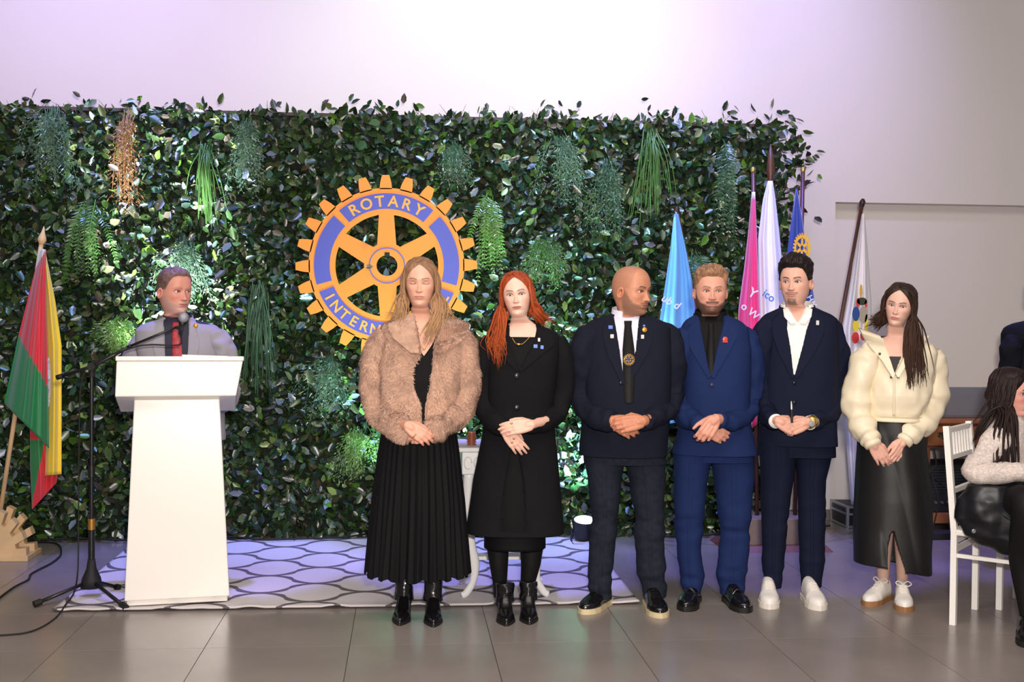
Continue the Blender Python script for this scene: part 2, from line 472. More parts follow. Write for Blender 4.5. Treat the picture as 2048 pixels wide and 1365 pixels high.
def arc_text(s, r, a_start, a_end, size, top, parent, c, k, y, m, sx=1.0, name='letter'):
    n = len(s)
    for i, ch in enumerate(s):
        a = D(a_start+(a_end-a_start)*i/(n-1))
        v, f = text_mesh(ch, size, .0012, size*.018)
        w = np.zeros_like(v); lx = v[:, 0]*sx; ly = v[:, 1]-size*.35
        if top: tx, tz = np.array([math.sin(a), -math.cos(a)]), np.array([math.cos(a), math.sin(a)])
        else: tx, tz = np.array([-math.sin(a), math.cos(a)]), np.array([-math.cos(a), -math.sin(a)])
        ce = np.array([c[0]+r*k*math.cos(a), c[2]+r*k*math.sin(a)])
        w[:, 0] = ce[0]+lx*tx[0]+ly*tz[0]; w[:, 2] = ce[1]+lx*tx[1]+ly*tz[1]; w[:, 1] = y-v[:, 2]
        MB().add(w, f).build(name, m, parent, smooth=False)
arc_text('ROTARY', 127.5, 121, 60.5, .098, True, gear, gc, gk, yf-.0030, M_LET)
arc_text('INTERNATIONAL', 127.5, 209.5, 330.5, .092, False, gear, gc, gk, yf-.0030, M_LET)

# ------------------------------------------------------------------ rug
M_RUG = bpy.data.materials.new('rug_trellis'); M_RUG.use_nodes = True
nt = M_RUG.node_tree; bs = nt.nodes['Principled BSDF']; bs.inputs['Roughness'].default_value = .9; bs.inputs['Specular IOR Level'].default_value = .1
def N(t, **k):
    n = nt.nodes.new(t)
    for a, b in k.items(): setattr(n, a, b)
    return n
def M_(op, a, b=None, c=None):
    n = N('ShaderNodeMath', operation=op)
    for i, q in enumerate((a, b, c)):
        if q is None: continue
        if isinstance(q, (int, float)): n.inputs[i].default_value = q
        else: nt.links.new(q, n.inputs[i])
    return n.outputs[0]
geo = N('ShaderNodeNewGeometry'); sp = N('ShaderNodeSeparateXYZ'); nt.links.new(geo.outputs['Position'], sp.inputs[0])
RA, RB = .54, .20
u = M_('MULTIPLY', M_('ADD', sp.outputs[0], .742), 2*math.pi/RA)
yy = M_('ADD', M_('MULTIPLY', M_('SUBTRACT', sp.outputs[1], 6.617), 1/RB), 1.5)
cs = M_('COSINE', u); sgn = M_('SIGN', cs)
cc_ = M_('MULTIPLY', sgn, M_('POWER', M_('ABSOLUTE', cs), .62)); cc_ = M_('MULTIPLY', cc_, .47)
def dist(e): return M_('ABSOLUTE', M_('SUBTRACT', M_('FRACT', M_('ADD', M_('MULTIPLY', e, .5), .5)), .5))
w1 = dist(M_('SUBTRACT', yy, cc_)); w2 = dist(M_('SUBTRACT', M_('ADD', yy, cc_), 1.0))
thick = M_('ADD', .034, M_('MULTIPLY', M_('SUBTRACT', 1.0, M_('ABSOLUTE', cs)), .055))
ln = M_('LESS_THAN', M_('MINIMUM', w1, w2), thick)
mx = N('ShaderNodeMix', data_type='RGBA'); nt.links.new(ln, mx.inputs[0])
mx.inputs[6].default_value = (*rgb(222, 214, 214), 1); mx.inputs[7].default_value = (*rgb(112, 104, 108), 1)
nz = N('ShaderNodeTexNoise'); nz.inputs['Scale'].default_value = 300
m2 = N('ShaderNodeMix', data_type='RGBA', blend_type='MULTIPLY'); m2.inputs[0].default_value = .25
nt.links.new(mx.outputs[2], m2.inputs[6]); nt.links.new(nz.outputs['Color'], m2.inputs[7]); nt.links.new(m2.outputs[2], bs.inputs['Base Color'])
bp = N('ShaderNodeBump'); bp.inputs['Strength'].default_value = .35; bp.inputs['Distance'].default_value = .004; nt.links.new(nz.outputs['Fac'], bp.inputs['Height']); nt.links.new(bp.outputs[0], bs.inputs['Normal'])
def rug_edges(x): return 5.71-.012*(x+1.7)/2.9, 7.47
nx, ny = 160, 60
g = np.zeros((ny, nx, 3))
xs = np.linspace(-1.70, 1.19, nx)
for i, x in enumerate(xs):
    y0, y1 = rug_edges(x)
    ys = np.linspace(y0, y1, ny); g[:, i, 0] = x; g[:, i, 1] = ys
    curl = np.exp(-((ys-y0)/.06)**2)*(.006+.008*max(0, math.sin(x*23)*math.sin(x*7+1)))
    edge = max(0, 1-min(abs(x+1.7), abs(x-1.19))/.05)*.006
    g[:, i, 2] = .010+curl+edge
mb = MB(); top = g.reshape(-1, 3); bot = top-np.array([0, 0, .007])
mb.add(top, grid_faces(ny, nx, False)); mb.add(bot, [q[::-1] for q in grid_faces(ny, nx, False)])
n0 = ny*nx
def stitch(idx):
    mb.f.extend([(a, a+n0, b+n0, b) for a, b in zip(idx[:-1], idx[1:])]); mb.m.extend([0]*(len(idx)-1))
stitch(list(range(nx))); stitch([nx*(ny-1)+i for i in range(nx)][::-1]); stitch([i*nx for i in range(ny)][::-1]); stitch([i*nx+nx-1 for i in range(ny)])
rug = mb.build('rug', M_RUG)
tag(rug, 'pale grey rug with dark trellis line pattern on the tiled floor', 'rug')

# ------------------------------------------------------------------ lectern
M_WHITE = mat('white_lacquer', rgb(236, 230, 222), 0.28, coat=.3, spec=.5)
lt = empty('lectern', (-1.12, 5.95, 0), 'glossy white lectern with tapering front and slanted top slab', 'lectern')
LA = math.radians(9.0)
def turn_lectern(o):
    v = np.empty(len(o.data.vertices)*3); o.data.vertices.foreach_get('co', v); v = v.reshape(-1, 3)
    x, y = v[:, 0]+1.12, v[:, 1]-5.80
    v[:, 0] = -1.12+x*math.cos(LA)-y*math.sin(LA); v[:, 1] = 5.80+x*math.sin(LA)+y*math.cos(LA)
    o.data.vertices.foreach_set('co', v.ravel()); o.data.update(); return o
bl, br = P(249, 1205, 5.77)[0], P(456, 1205, 5.77)[0]
tl, tr = P(274, 745, 5.82)[0], P(437, 745, 5.82)[0]
zt = P(350, 745, 5.82)[2]
def slab(mb, q0, q1):     # loft of two quads
    mb.add(list(q0)+list(q1), [(3, 2, 1, 0), (4, 5, 6, 7)]+[(i, (i+1) % 4, 4+(i+1) % 4, 4+i) for i in range(4)])
mb = MB(); slab(mb, [(bl, 5.77, .045), (br, 5.77, .045), (br, 6.07, .045), (bl, 6.07, .045)], [(tl, 5.82, zt), (tr, 5.82, zt), (tr, 6.04, zt), (tl, 6.04, zt)])
mb.build('body', M_WHITE, lt, smooth=False, bevel=.006)
mb = MB().box((bl+.01, 5.785, .018), (br-.01, 6.08, .045)); mb.build('plinth', M_WHITE, lt, smooth=False, bevel=.004)
zs0 = P(350, 793, 5.74)[2]; zs1 = P(350, 722, 5.74)[2]
xl0, xr0 = P(229, 790, 5.74)[0], P(467, 790, 5.74)[0]; xl1, xr1 = P(232, 722, 5.74)[0], P(481, 722, 5.74)[0]
mb = MB(); slab(mb, [(xl0, 5.74, zs0), (xr0, 5.74, zs0), (xr0, 6.06, zs0-.10), (xl0, 6.06, zs0-.10)], [(xl1, 5.74, zs1), (xr1, 5.74, zs1), (xr1, 6.06, zs1-.03), (xl1, 6.06, zs1-.03)])
mb.build('apron', M_WHITE, lt, smooth=False, bevel=.005)
zs2 = P(350, 713, 5.73)[2]
mb = MB(); slab(mb, [(xl1-.004, 5.73, zs1), (xr1+.004, 5.73, zs1), (xr1+.004, 6.08, zs1-.03), (xl1-.004, 6.08, zs1-.03)], [(xl1-.004, 5.73, zs2), (xr1+.004, 5.73, zs2), (xr1+.004, 6.08, zs2-.03), (xl1-.004, 6.08, zs2-.03)])
mb.build('top_board', M_WHITE, lt, smooth=False, bevel=.004)
px0 = P(364, 712, 5.8); mb = MB()
slab(mb, [(px0[0], 5.80, zs2-.003), (px0[0]+.22, 5.80, zs2-.003), (px0[0]+.24, 6.04, zs2-.023), (px0[0]+.01, 6.04, zs2-.023)],
     [(px0[0], 5.80, zs2+.006), (px0[0]+.22, 5.80, zs2-.001), (px0[0]+.24, 6.04, zs2-.021), (px0[0]+.01, 6.04, zs2-.021)])
for _o in lt.children: turn_lectern(_o)
tag(turn_lectern(mb.build('paper_sheets', mat('paper', rgb(235, 232, 235), .8), smooth=False)), 'white paper sheets lying on the lectern top', 'paper')

# ------------------------------------------------------------------ microphone stand
M_BLK = mat('black_metal', rgb(22, 21, 22), 0.38, spec=.5); M_RUB = mat('black_rubber', rgb(18, 17, 17), .7)
mc = G(183, 1188); MX, MY = float(mc[0]), 6.0
MX = float(P(183, 1100, MY)[0])
ms = empty('microphone_stand', (MX, MY, 0), 'black tripod microphone stand with boom arm reaching over the lectern', 'microphone stand')
jz = float(P(185, 742, MY)[2]); zz = float(P(183, 1048, MY)[2])
MB().add(*tube([(MX, MY, .12), (MX, MY, zz)], .0165, 14)).build('lower_tube', M_BLK, ms, sharp=40)
MB().add(*tube([(MX, MY, zz), (MX, MY, jz)], .0105, 12)).build('pole', M_BLK, ms, sharp=40)
MB().add(*tube([(MX, MY, zz-.03), (MX, MY, zz+.025)], .0185, 14)).build('brass_collar', mat('brass', rgb(180, 128, 60), .4, metal=.7), ms, sharp=40)
MB().add(*tube([(MX, MY, .62), (MX, MY, .68)], [.017, .017], 12)).build('clutch', M_BLK, ms, sharp=40)
hub_v = tube([(MX, MY, .055), (MX, MY, .10), (MX, MY, .15), (MX, MY, .20)], [.055, .048, .026, .019], 12)
MB().add(*hub_v).build('tripod_hub', M_RUB, ms)
for (fx, fy) in ((68, 1217), (252, 1224), (238, 1183)):
    e = G(fx, fy); e[2] = .018
    s0 = np.array([MX, MY, .09]); d = e-s0
    lg = MB().add(*tube([s0, s0+d*.94], .0095, 8)).build('leg', M_BLK, ms)
    MB().add(*tube([s0+d*.88, s0+d], [.0165, .0175], 10)).build('rubber_foot', M_RUB, lg, sharp=40)
b0 = P(113, 756, MY); bj = P(186, 733, MY); b1 = P(352, 655, 5.93)
MB().add(*tube([(MX, MY, jz-.03), (MX, MY, jz+.03)], .017, 10)).build('boom_clamp', M_RUB, ms, sharp=40)
MB().add(*tube([bj+np.array([0, -.04, 0]), bj+np.array([0, .03, 0])], .02, 10)).build('clamp_knob', M_RUB, ms, sharp=40)
MB().add(*tube([b0, bj, P(262, 692, 5.96)], .009, 8)).build('boom_arm', M_BLK, ms)
MB().add(*tube([P(255, 695, 5.96), b1], .0065, 8)).build('boom_extension', M_BLK, ms)
MB().add(*tube([b0, b0+(bj-b0)*.16], .013, 8)).build('counterweight', M_RUB, ms)
mic = empty('microphone', tuple(P(362, 665, 5.92)), 'black handheld microphone with silver mesh head clipped to the boom arm', 'microphone')
ma, mz = P(361, 668, 5.95), P(366.5, 636, 5.86)
MB().add(*tube([ma, ma+(mz-ma)*.55, mz+(ma-mz)*.2], [.012, .016, .021], 14)).build('handle', M_BLK, mic)
dm = (mz-ma)/np.linalg.norm(mz-ma)
MB().add(*tube([mz-dm*.012, mz, mz+dm*.012, mz+dm*.024, mz+dm*.031], [.021, .026, .0265, .018, .004], 14)).build('mesh_head', mat('mic_mesh', rgb(168, 168, 176), .45, metal=.6, bump=(900, .6, .002)), mic)
MB().add(*tube([b1, ma+(mz-ma)*.3], [.008, .010], 8)).build('clip', M_RUB, mic)
# cables
def cable(name, pts, r, label, z=None):
    o = MB().add(*tube(pts, r, 6, m=len(pts)*8)).build(name, M_RUB)
    return tag(o, label, 'cable')
cable('microphone_cable', [ma, P(358, 690, 5.97), P(300, 690, 5.95), P(262, 697, 5.94), P(196, 722, 5.96), P(164, 760, 5.97), P(158, 900, 5.97), P(157, 1080, 5.96), (P(155, 1150, 5.9)), G(148, 1196)+[0, 0, .026], G(134, 1216)+[0, 0, .024], G(110, 1240)+[0, 0, .006], G(60, 1267)+[0, 0, .006], G(-20, 1276)+[0, 0, .006]], .0042, 'thin black cable dropping from the microphone boom to the floor')
cable('floor_cable', [G(-30, 1222)+[0, 0, .007], G(25, 1180)+[0, 0, .007], G(56, 1163)+[0, 0, .007], G(64, 1150)+[0, 0, .007], G(105, 1128)+[0, 0, .007], G(122, 1110)+[0, 0, .007], G(112, 1090)+[0, 0, .007], G(60, 1086)+[0, 0, .007], G(20, 1083)+[0, 0, .007]], .006, 'black cable snaking over the tiles beside the wooden flag base')
_pts = [G(x, y)+[0, 0, .024] for x, y in ((60, 1088), (180, 1085), (250, 1088), (455, 1082), (520, 1088), (600, 1086), (690, 1082), (735, 1075))]
cable('power_cable', _pts, .006, 'black cable lying along the foot of the leaf wall over the rug')
_pts = [G(x, y)+[0, 0, .012] for x, y in ((1310, 1076), (1345, 1077), (1400, 1074), (1440, 1072), (1520, 1062), (1600, 1058), (1660, 1056))]
cable('power_cable', _pts, .007, 'black cable lying on bare tiles from the leaf wall towards the metal case')
b = G(236, 1080); mb = MB().box((b[0]-.035, b[1]-.025, .02), (b[0]+.035, b[1]+.03, .055))
tag(mb.build('plug_adapter', M_WHITE, smooth=False, bevel=.008), 'small white plug adapter lying at the foot of the leaf wall', 'plug')

# ------------------------------------------------------------------ flags
M_CLOTH = mat('flag_cloth', (1, 1, 1), 0.55, attr=True, sheen=.3, bump=(700, .1, .001))
def sheet(name, parent, left, right, Y, amp, folds, colf, nu=48, nv=60, ph=0.0, bulge=0.0):
    """cloth between two pixel outlines hung at depth Y, with real folds in depth"""
    tL = np.linspace(0, 1, nv)
    def res(pts):
        pts = np.array(pts, float); s = np.r_[0, np.cumsum(np.linalg.norm(np.diff(pts, axis=0), axis=1))]; s /= s[-1]
        return np.stack([np.interp(tL, s, pts[:, k]) for k in (0, 1)], 1)
    L, R = res(left), res(right)
    g = np.zeros((nv, nu, 3)); cc = np.zeros((nv, nu, 3))
    for j in range(nv):
        for i in range(nu):
            u_ = i/(nu-1); q = L[j]*(1-u_)+R[j]*u_
            v_ = j/(nv-1)
            dy = amp*min(1, .25+v_*1.3)*(math.sin(2*math.pi*folds*u_+ph+.8*v_)+.35*math.sin(2*math.pi*folds*2.3*u_+2*ph))-bulge*math.sin(math.pi*u_)
            g[j, i] = P(q[0], q[1], Y+dy); cc[j, i] = colf(q[0], q[1], u_, v_)
    mb = MB().add(g.reshape(-1, 3), [q[::-1] for q in grid_faces(nv, nu, False)], cc.reshape(-1, 3))
    o = mb.build(name, M_CLOTH, parent)
    s = o.modifiers.new('solid', 'SOLIDIFY'); s.thickness = .0022; s.offset = 0
    return o
def flag_text(parent, txt, px, py, Y, size, ang, m, shear=0):
    v, f = text_mesh(txt, size, .0010, size*.01, shear)
    c = P(px, py, Y); a = math.radians(ang)
    w = np.stack([c[0]+v[:, 0]*math.cos(a)-v[:, 1]*math.sin(a), c[1]-v[:, 2], c[2]+v[:, 0]*math.sin(a)+v[:, 1]*math.cos(a)], 1)
    return MB().add(w, f).build('lettering', m, parent, smooth=False)
M_PALE = mat('pale_wood', rgb(214, 178, 132), .5, var=(6, .12)); M_BROWN = mat('brown_wood', rgb(84, 48, 32), .4, var=(9, .2))
M_GOLD = mat('gold', rgb(205, 165, 90), .3, metal=.8); M_FW = mat('flag_white_print', rgb(232, 228, 236), .7); M_FB = mat('flag_blue_print', rgb(70, 120, 190), .7)

RED, GREEN, YEL = rgb(206, 34, 48), rgb(22, 118, 62), rgb(244, 204, 32)
fl = empty('standing_flag', tuple(G(-5, 1105)), 'red green and yellow flag on a pale wooden pole with spear tip', 'flag')
pt, pb = P(83, 486, 7.0), P(-8, 1080, 7.02)
MB().add(*tube([pb, pt], .0135, 10)).build('pole', M_PALE, fl)
dpole = (pt-pb)/np.linalg.norm(pt-pb)
MB().add(*tube([pt-dpole*.01, pt, pt+dpole*.015, pt+dpole*.035, pt+dpole*.06, pt+dpole*.1], [.014, .017, .026, .022, .012, .002], 12)).build('spear_tip', M_PALE, fl)
WHT = rgb(232, 226, 220)
def c_front(x, y, u, v):
    if (y < 538-(x-71)*1.9 and y < 545): return WHT
    return GREEN if y > 672+(x-37)*1.72 else RED
sheet('cloth', fl, [(82, 497), (71, 536), (37, 672), (8, 807)], [(92, 500), (91, 600), (95, 740), (98, 897)], 6.97, .030, 1.6, c_front, ph=.4, bulge=.05)
sheet('cloth', fl, [(88, 507), (90, 640), (94, 800), (90, 952)], [(91, 505), (110, 600), (123, 691), (123, 949)], 7.00, .018, 1.1, lambda x, y, u, v: YEL, ph=1.2, bulge=.03)
sheet('cloth', fl, [(60, 850), (60, 930), (64, 1020)], [(98, 850), (118, 930), (113, 966)], 7.03, .02, 1.3, lambda x, y, u, v: GREEN if x < 62+(1020-y)*.2 and y > 880 else RED, ph=2., bulge=.02)
ec = P(97, 765, 6.945)
mb = MB(); n = 20
mb.add([ec]+[ec+np.array([.012*math.cos(a), 0, .15*math.sin(a)]) for a in np.linspace(0, 2*math.pi, n, endpoint=False)], [(0, 1+(i+1) % n, 1+i) for i in range(n)])
mb.build('crest', mat('crest_print', rgb(178, 172, 172), .7, var=(45, .6)), fl, smooth=False)
# wooden gear foot the flag stands in
gb = empty('gear_shaped_flag_base', tuple(G(-5, 1110)), 'pale wooden half gear base holding the red green and yellow flag', 'flag base')
bc = G(-8, 1113)
for yy_, nm in ((6.93, 'gear_plate'), (7.08, 'gear_plate')):
    pts = []
    for k in range(9):
        a = math.radians(4+k*21.5)
        for r, da in ((.165, -7), (.222, -5.2), (.222, 5.2), (.165, 7)): pts.append((bc[0]+r*math.cos(a+math.radians(da)), .03+max(0, r*math.sin(a+math.radians(da)))*1.25))
    pts = [(bc[0]-.19, .03)]+pts[::-1]+[(bc[0]+.19, .03)]
    n = len(pts); V = [(x, yy_, z) for x, z in pts]+[(x, yy_+.06, z) for x, z in pts]
    MB().add(V, [tuple(range(n)), tuple(range(n, 2*n))[::-1]]+[(i, n+i, n+(i+1) % n, (i+1) % n) for i in range(n)]).build(nm, M_PALE, gb, smooth=False)
MB().box((bc[0]-.25, 6.91, 0), (bc[0]+.235, 7.17, .03)).build('base_plate', M_PALE, gb, smooth=False, bevel=.003)
MB().box((bc[0]-.05, 6.99, .03), (bc[0]+.05, 7.08, .2)).build('socket', M_PALE, gb, smooth=False)

# five flags fanned out of one wooden base
st = empty('flag_stand', (2.34, 7.12, 0), 'wide brown wooden stand from which the fanned flags rise', 'flag stand')
slab_ = MB(); slab_.add([(2.0, 6.93, 0), (2.68, 6.93, 0), (2.68, 7.36, 0), (2.0, 7.36, 0), (2.03, 6.97, .035), (2.65, 6.97, .035), (2.65, 7.32, .035), (2.03, 7.32, .035)], [(3, 2, 1, 0), (4, 5, 6, 7)]+[(i, (i+1) % 4, 4+(i+1) % 4, 4+i) for i in range(4)])
slab_.build('flange', mat('red_wood', rgb(112, 72, 62), .35, var=(8, .15)), st, smooth=False)
MB().box((2.06, 7.0, .035), (2.62, 7.28, .20)).build('block', mat('grey_wood', rgb(128, 110, 100), .45, var=(8, .12)), st, smooth=False, bevel=.004)
def stand_flag(label, foot, top_px, Yt, left, right, colf, amp, folds, tip, ph):
    f0 = np.array([foot, 7.14, .20]); tp = P(*top_px, Yt)
    f = empty('standing_flag', tuple(f0), label, 'flag', 'flags fanned out of the brown stand')
    MB().add(*tube([f0, tp], .0135, 10)).build('pole', M_BROWN, f)
    d = (tp-f0)/np.linalg.norm(tp-f0)
    if tip == 'ball': MB().add(*tube([tp-d*.012, tp, tp+d*.010, tp+d*.022, tp+d*.030], [.012, .014, .018, .014, .003], 12)).build('ball_tip', M_GOLD, f)
    elif tip == 'spear': MB().add(*tube([tp-d*.1, tp-d*.02, tp+d*.03, tp+d*.1, tp+d*.2], [.014, .02, .028, .02, .003], 12)).build('spear_tip', M_BROWN, f)
    else: MB().add(*tube([tp-d*.03, tp, tp+d*.02], [.016, .02, .01], 12)).build('pole_cap', mat('dark_wood', rgb(50, 28, 24), .4), f)
    sheet('cloth', f, left, right, Yt-.06, amp, folds, colf, ph=ph, bulge=.03)
    return f
LB, PK, DB, WF = rgb(104, 172, 232), rgb(232, 52, 128), rgb(28, 58, 140), rgb(236, 230, 238)
f = stand_flag('light blue flag with white lettering behind the shoulders of the men in suits', 2.10, (1353, 418), 7.2, [(1348, 428), (1341, 500), (1332, 560), (1320, 640), (1319, 720), (1338, 848)], [(1356, 428), (1372, 500), (1383, 560), (1392, 640), (1396, 720), (1388, 840)], lambda x, y, u, v: LB, .026, 1.7, 'cap', .3)
flag_text(f, 'ub d', 1338, 610, 7.075, .070, -28, M_FW, .2)
f = stand_flag('bright pink flag with white lettering beside the plain white one', 2.25, (1506, 343), 7.2, [(1504, 384), (1497, 460), (1488, 540), (1477, 620), (1475, 700), (1496, 862)], [(1510, 384), (1513, 460), (1516, 540), (1519, 620), (1521, 700), (1514, 850)], lambda x, y, u, v: WHT if y < 394 else PK, .022, 1.6, 'ball', 1.2)
flag_text(f, 'Y', 1501, 594, 7.08, .085, -32, M_FW); flag_text(f, 'o W', 1496, 628, 7.08, .070, -38, M_FW)
f = stand_flag('white flag with blue letters on the tallest pole with spear tip', 2.33, (1541, 350), 7.2, [(1536, 362), (1526, 400), (1516, 480), (1517, 560), (1519, 640), (1520, 900)], [(1545, 362), (1551, 400), (1560, 480), (1567, 560), (1572, 640), (1578, 900)], lambda x, y, u, v: WF, .028, 1.8, 'spear', 2.1)
flag_text(f, 'ico', 1534, 598, 7.07, .070, -34, M_FB)
f = stand_flag('dark blue flag with yellow wheel behind the dark haired young man', 2.50, (1606, 343), 7.2, [(1592, 378), (1583, 440), (1573, 520), (1570, 600), (1574, 900)], [(1594, 378), (1605, 440), (1615, 520), (1629, 600), (1632, 900)], lambda x, y, u, v: DB, .02, 1.4, 'ball', 3.0)
wc = P(1604, 496, 7.09); mb = MB()
for k in range(24):
    a0 = 2*math.pi*k/24
    for r0, r1, w in ((.062, .082, .135), (.082, .095, .07)):
        V = [wc+np.array([r*math.cos(a)*.62, 0, r*math.sin(a)]) for r in (r0, r1) for a in (a0-w, a0+w)]
        mb.add(V, [(0, 1, 3, 2)])
for k in range(6):
    a = math.pi*k/3+.5; d_ = np.array([math.cos(a)*.62, 0, math.sin(a)]); n_ = np.array([-math.sin(a)*.62, 0, math.cos(a)])
    mb.add([wc+d_*.015-n_*.012, wc+d_*.065-n_*.008, wc+d_*.065+n_*.008, wc+d_*.015+n_*.012], [(0, 1, 2, 3)])
mb.build('wheel_print', mat('flag_yellow_print', rgb(238, 178, 44), .6), f, smooth=False)
flag_text(f, 'HM', 1619, 606, 7.08, .055, -60, M_FW)
f = stand_flag('white flag with a coloured crest leaning towards the wall niche', 2.57, (1725, 404), 7.3, [(1724, 428), (1711, 500), (1692, 600), (1679, 660), (1684, 780), (1702, 1010)], [(1729, 428), (1735, 500), (1742, 600), (1743, 660), (1742, 780), (1738, 1010)], lambda x, y, u, v: WF, .03, 2.0, 'cap', .9)
for (x, y, w, h_, c) in ((1722, 582, 3, 14, rgb(220, 170, 60)), (1724, 603, 11, 8, rgb(60, 60, 48)), (1716, 606, 4, 10, rgb(214, 60, 56)), (1732, 608, 3, 8, rgb(214, 60, 56)), (1712, 628, 8, 15, rgb(40, 76, 140)), (1727, 630, 9, 18, rgb(172, 158, 140)), (1712, 652, 7, 12, rgb(232, 206, 60)), (1733, 648, 4, 20, rgb(232, 206, 60)), (1711, 676, 8, 12, rgb(210, 50, 50)), (1727, 672, 7, 10, rgb(170, 60, 60))):
    ce = P(x, y, 7.185); k = 7.185/FPX; n = 14
    MB().add([ce]+[ce+np.array([w*k*math.cos(a), 0, h_*k*math.sin(a)]) for a in np.linspace(0, 2*math.pi, n, endpoint=False)], [(0, 1+(i+1) % n, 1+i) for i in range(n)]).build('crest_patch', mat('crest%d%d' % (x, y), c, .7), f, smooth=False)

# ------------------------------------------------------------------ small white table with a tumbler
M_WT = mat('white_paint', rgb(228, 226, 226), .4)
tx0, tx1, ty0, ty1, tz = .27, .77, 5.80, 6.22, .79
tbl = empty('side_table', (.52, 6.0, 0), 'small white ornate side table between the two women in black', 'table')
MB().box((tx0, ty0, tz-.025), (tx1, ty1, tz)).build('table_top', M_WT, tbl, smooth=False, bevel=.008)
mb = MB().box((tx0+.02, ty0+.02, tz-.14), (tx1-.02, ty1-.02, tz-.025)); ap = mb.build('apron', M_WT, tbl, smooth=False, bevel=.004)
for i in range(9):
    x = tx0+.05+i*.05; c = np.array([x, ty0+.017, tz-.08])
    MB().add(*tube([c+np.array([.018*math.cos(a), 0, .03*math.sin(a)]) for a in np.linspace(0, 5.2, 12)], .004, 5)).build('scroll_ornament', M_WT, ap)
for sx in (-1, 1):
    for sy in (-1, 1):
        cx, cy = (.52+sx*.19), (6.01+sy*.15); fx = .52+sx*.185
        pth = [(cx, cy, tz-.12), (cx+sx*.005, cy, .50), (cx-sx*.01, cy, .30), (cx-sx*.03, cy, .19), (cx-sx*.025, cy, .10), (cx+sx*.01, cy, .035), (cx+sx*.035, cy, .022)]
        MB().add(*tube(pth, [(.03, .02), (.026, .018), (.022, .016), (.026, .017), (.018, .014), (.02, .014), (.016, .012)], 10, m=26, up=(1, 0, 0))).build('leg', M_WT, tbl)
    MB().add(*tube([(.52+sx*.16, 5.86, .19), (.52+sx*.16, 6.16, .19)], .011, 8)).build('side_stretcher', M_WT, tbl)
MB().box((.36, 5.96, .18), (.68, 6.06, .20)).build('stretcher_shelf', M_WT, tbl, smooth=False, bevel=.005)
tc_ = P(943, 884, 5.92); cup = empty('ribbed_tumbler', (tc_[0], 5.92, tz), 'small ribbed copper coloured tumbler on the white side table', 'tumbler')
zc = np.linspace(0, .065, 27); MB().add(*tube([(tc_[0], 5.92, tz+z) for z in zc], [.021+.0035*math.sin(z*480)+.003*math.sin(z/.065*math.pi) for z in zc], 18)).build('ribbed_body', mat('copper', rgb(150, 88, 66), .35, metal=.3), cup)
MB().add(*tube([(tc_[0], 5.92, tz+.064), (tc_[0], 5.92, tz+.070)], .022, 18)).build('rim', mat('copper_rim', rgb(186, 120, 90), .3, metal=.4), cup)

# ------------------------------------------------------------------ floor par lights shining up the leaf wall
M_LED = mat('led_face', (0.1, 0.1, 0.1), .3, emit=((0.62, 0.68, 1.0), 7))
def par(x, y, tgt, label, e, c, ang):
    p = empty('floor_par_light', (x, y, 0), label, 'stage light', 'floor lights along the leaf wall')
    a = np.array([x, y, .075]); d = np.array(tgt, float)-a; d /= np.linalg.norm(d)
    d = np.array([0, -.24, .97]); d /= np.linalg.norm(d)
    MB().add(*tube([a-d*.055, a-d*.05, a, a+d*.075], [.03, .062, .072, .076], 20, caps=True)).build('can', M_BLK, p, sharp=50)
    MB().add(*tube([a+d*.0755, a+d*.0775], .066, 20)).build('led_face', M_LED, p, sharp=50)
    MB().add(*tube([a+d*.06, a+d*.079], [.077, .079], 20, caps=False)).build('bezel', M_BLK, p, sharp=50)
    for s in (-1, 1):
        MB().add(*tube([a+[s*.08, 0, .01], [x+s*.085, y-.02, .006], [x+s*.085, y-.11, .006]], .006, 6)).build('bracket_leg', M_BLK, p)
    MB().add(*tube([[x-.085, y-.11, .006], [x+.085, y-.11, .006]], .006, 6)).build('bracket_bar', M_BLK, p)
    l = lamp('par_beam', 'SPOT', tuple(a+d*.11), tgt, e, c, spot_size=math.radians(ang), spot_blend=.7, shadow_soft_size=.05)
par(1.16, 7.33, (1.12, 7.52, 1.6), 'black par light with glowing lens beside the jeans of the bald man', 620, (0.40, 0.76, 1.0), 95)
par(-1.32, 6.88, (-1.50, 7.50, 1.80), 'black par light on the floor behind the white lectern', 3600, (0.68, 0.70, 1.0), 34)
par(.08, 7.10, (.15, 7.52, 1.5), 'black par light on the floor behind the woman in the fur jacket', 420, (0.45, 0.76, 1.0), 100)

# ------------------------------------------------------------------ desk corner with sound gear
M_DW = mat('desk_wood', rgb(148, 92, 54), .38, var=(5, .18)); M_DWD = mat('desk_wood_dark', rgb(110, 64, 38), .4, var=(6, .2))
dk = empty('wooden_desk', (4.0, 7.8, 0), 'brown wooden desk with drawers behind the girl in the cream jacket', 'desk')
MB().box((3.50, 7.50, .755), (4.75, 8.08, .785)).build('desk_top', M_DW, dk, smooth=False, bevel=.006)
MB().box((3.54, 7.55, .585), (4.71, 8.04, .755)).build('carcass', M_DWD, dk, smooth=False)
for x0 in (3.57, 4.15):
    dr = MB().box((x0, 7.535, .60), (x0+.53, 7.56, .735)).build('drawer', M_DW, dk, smooth=False, bevel=.004)
    cx = x0+.12 if x0 < 4 else x0+.265; cz = .668
    M_AB = mat('aged_brass', rgb(62, 54, 46), .45, metal=.6)
    MB().add(*tube([(cx-.045, 7.53, cz+.012), (cx-.03, 7.515, cz-.012), (cx, 7.51, cz-.022), (cx+.03, 7.515, cz-.012), (cx+.045, 7.53, cz+.012)], .007, 8, m=16)).build('handle', M_AB, dr)
    MB().box((cx-.055, 7.527, cz-.008), (cx+.055, 7.536, cz+.026)).build('handle_plate', M_AB, dr, smooth=False, bevel=.006)
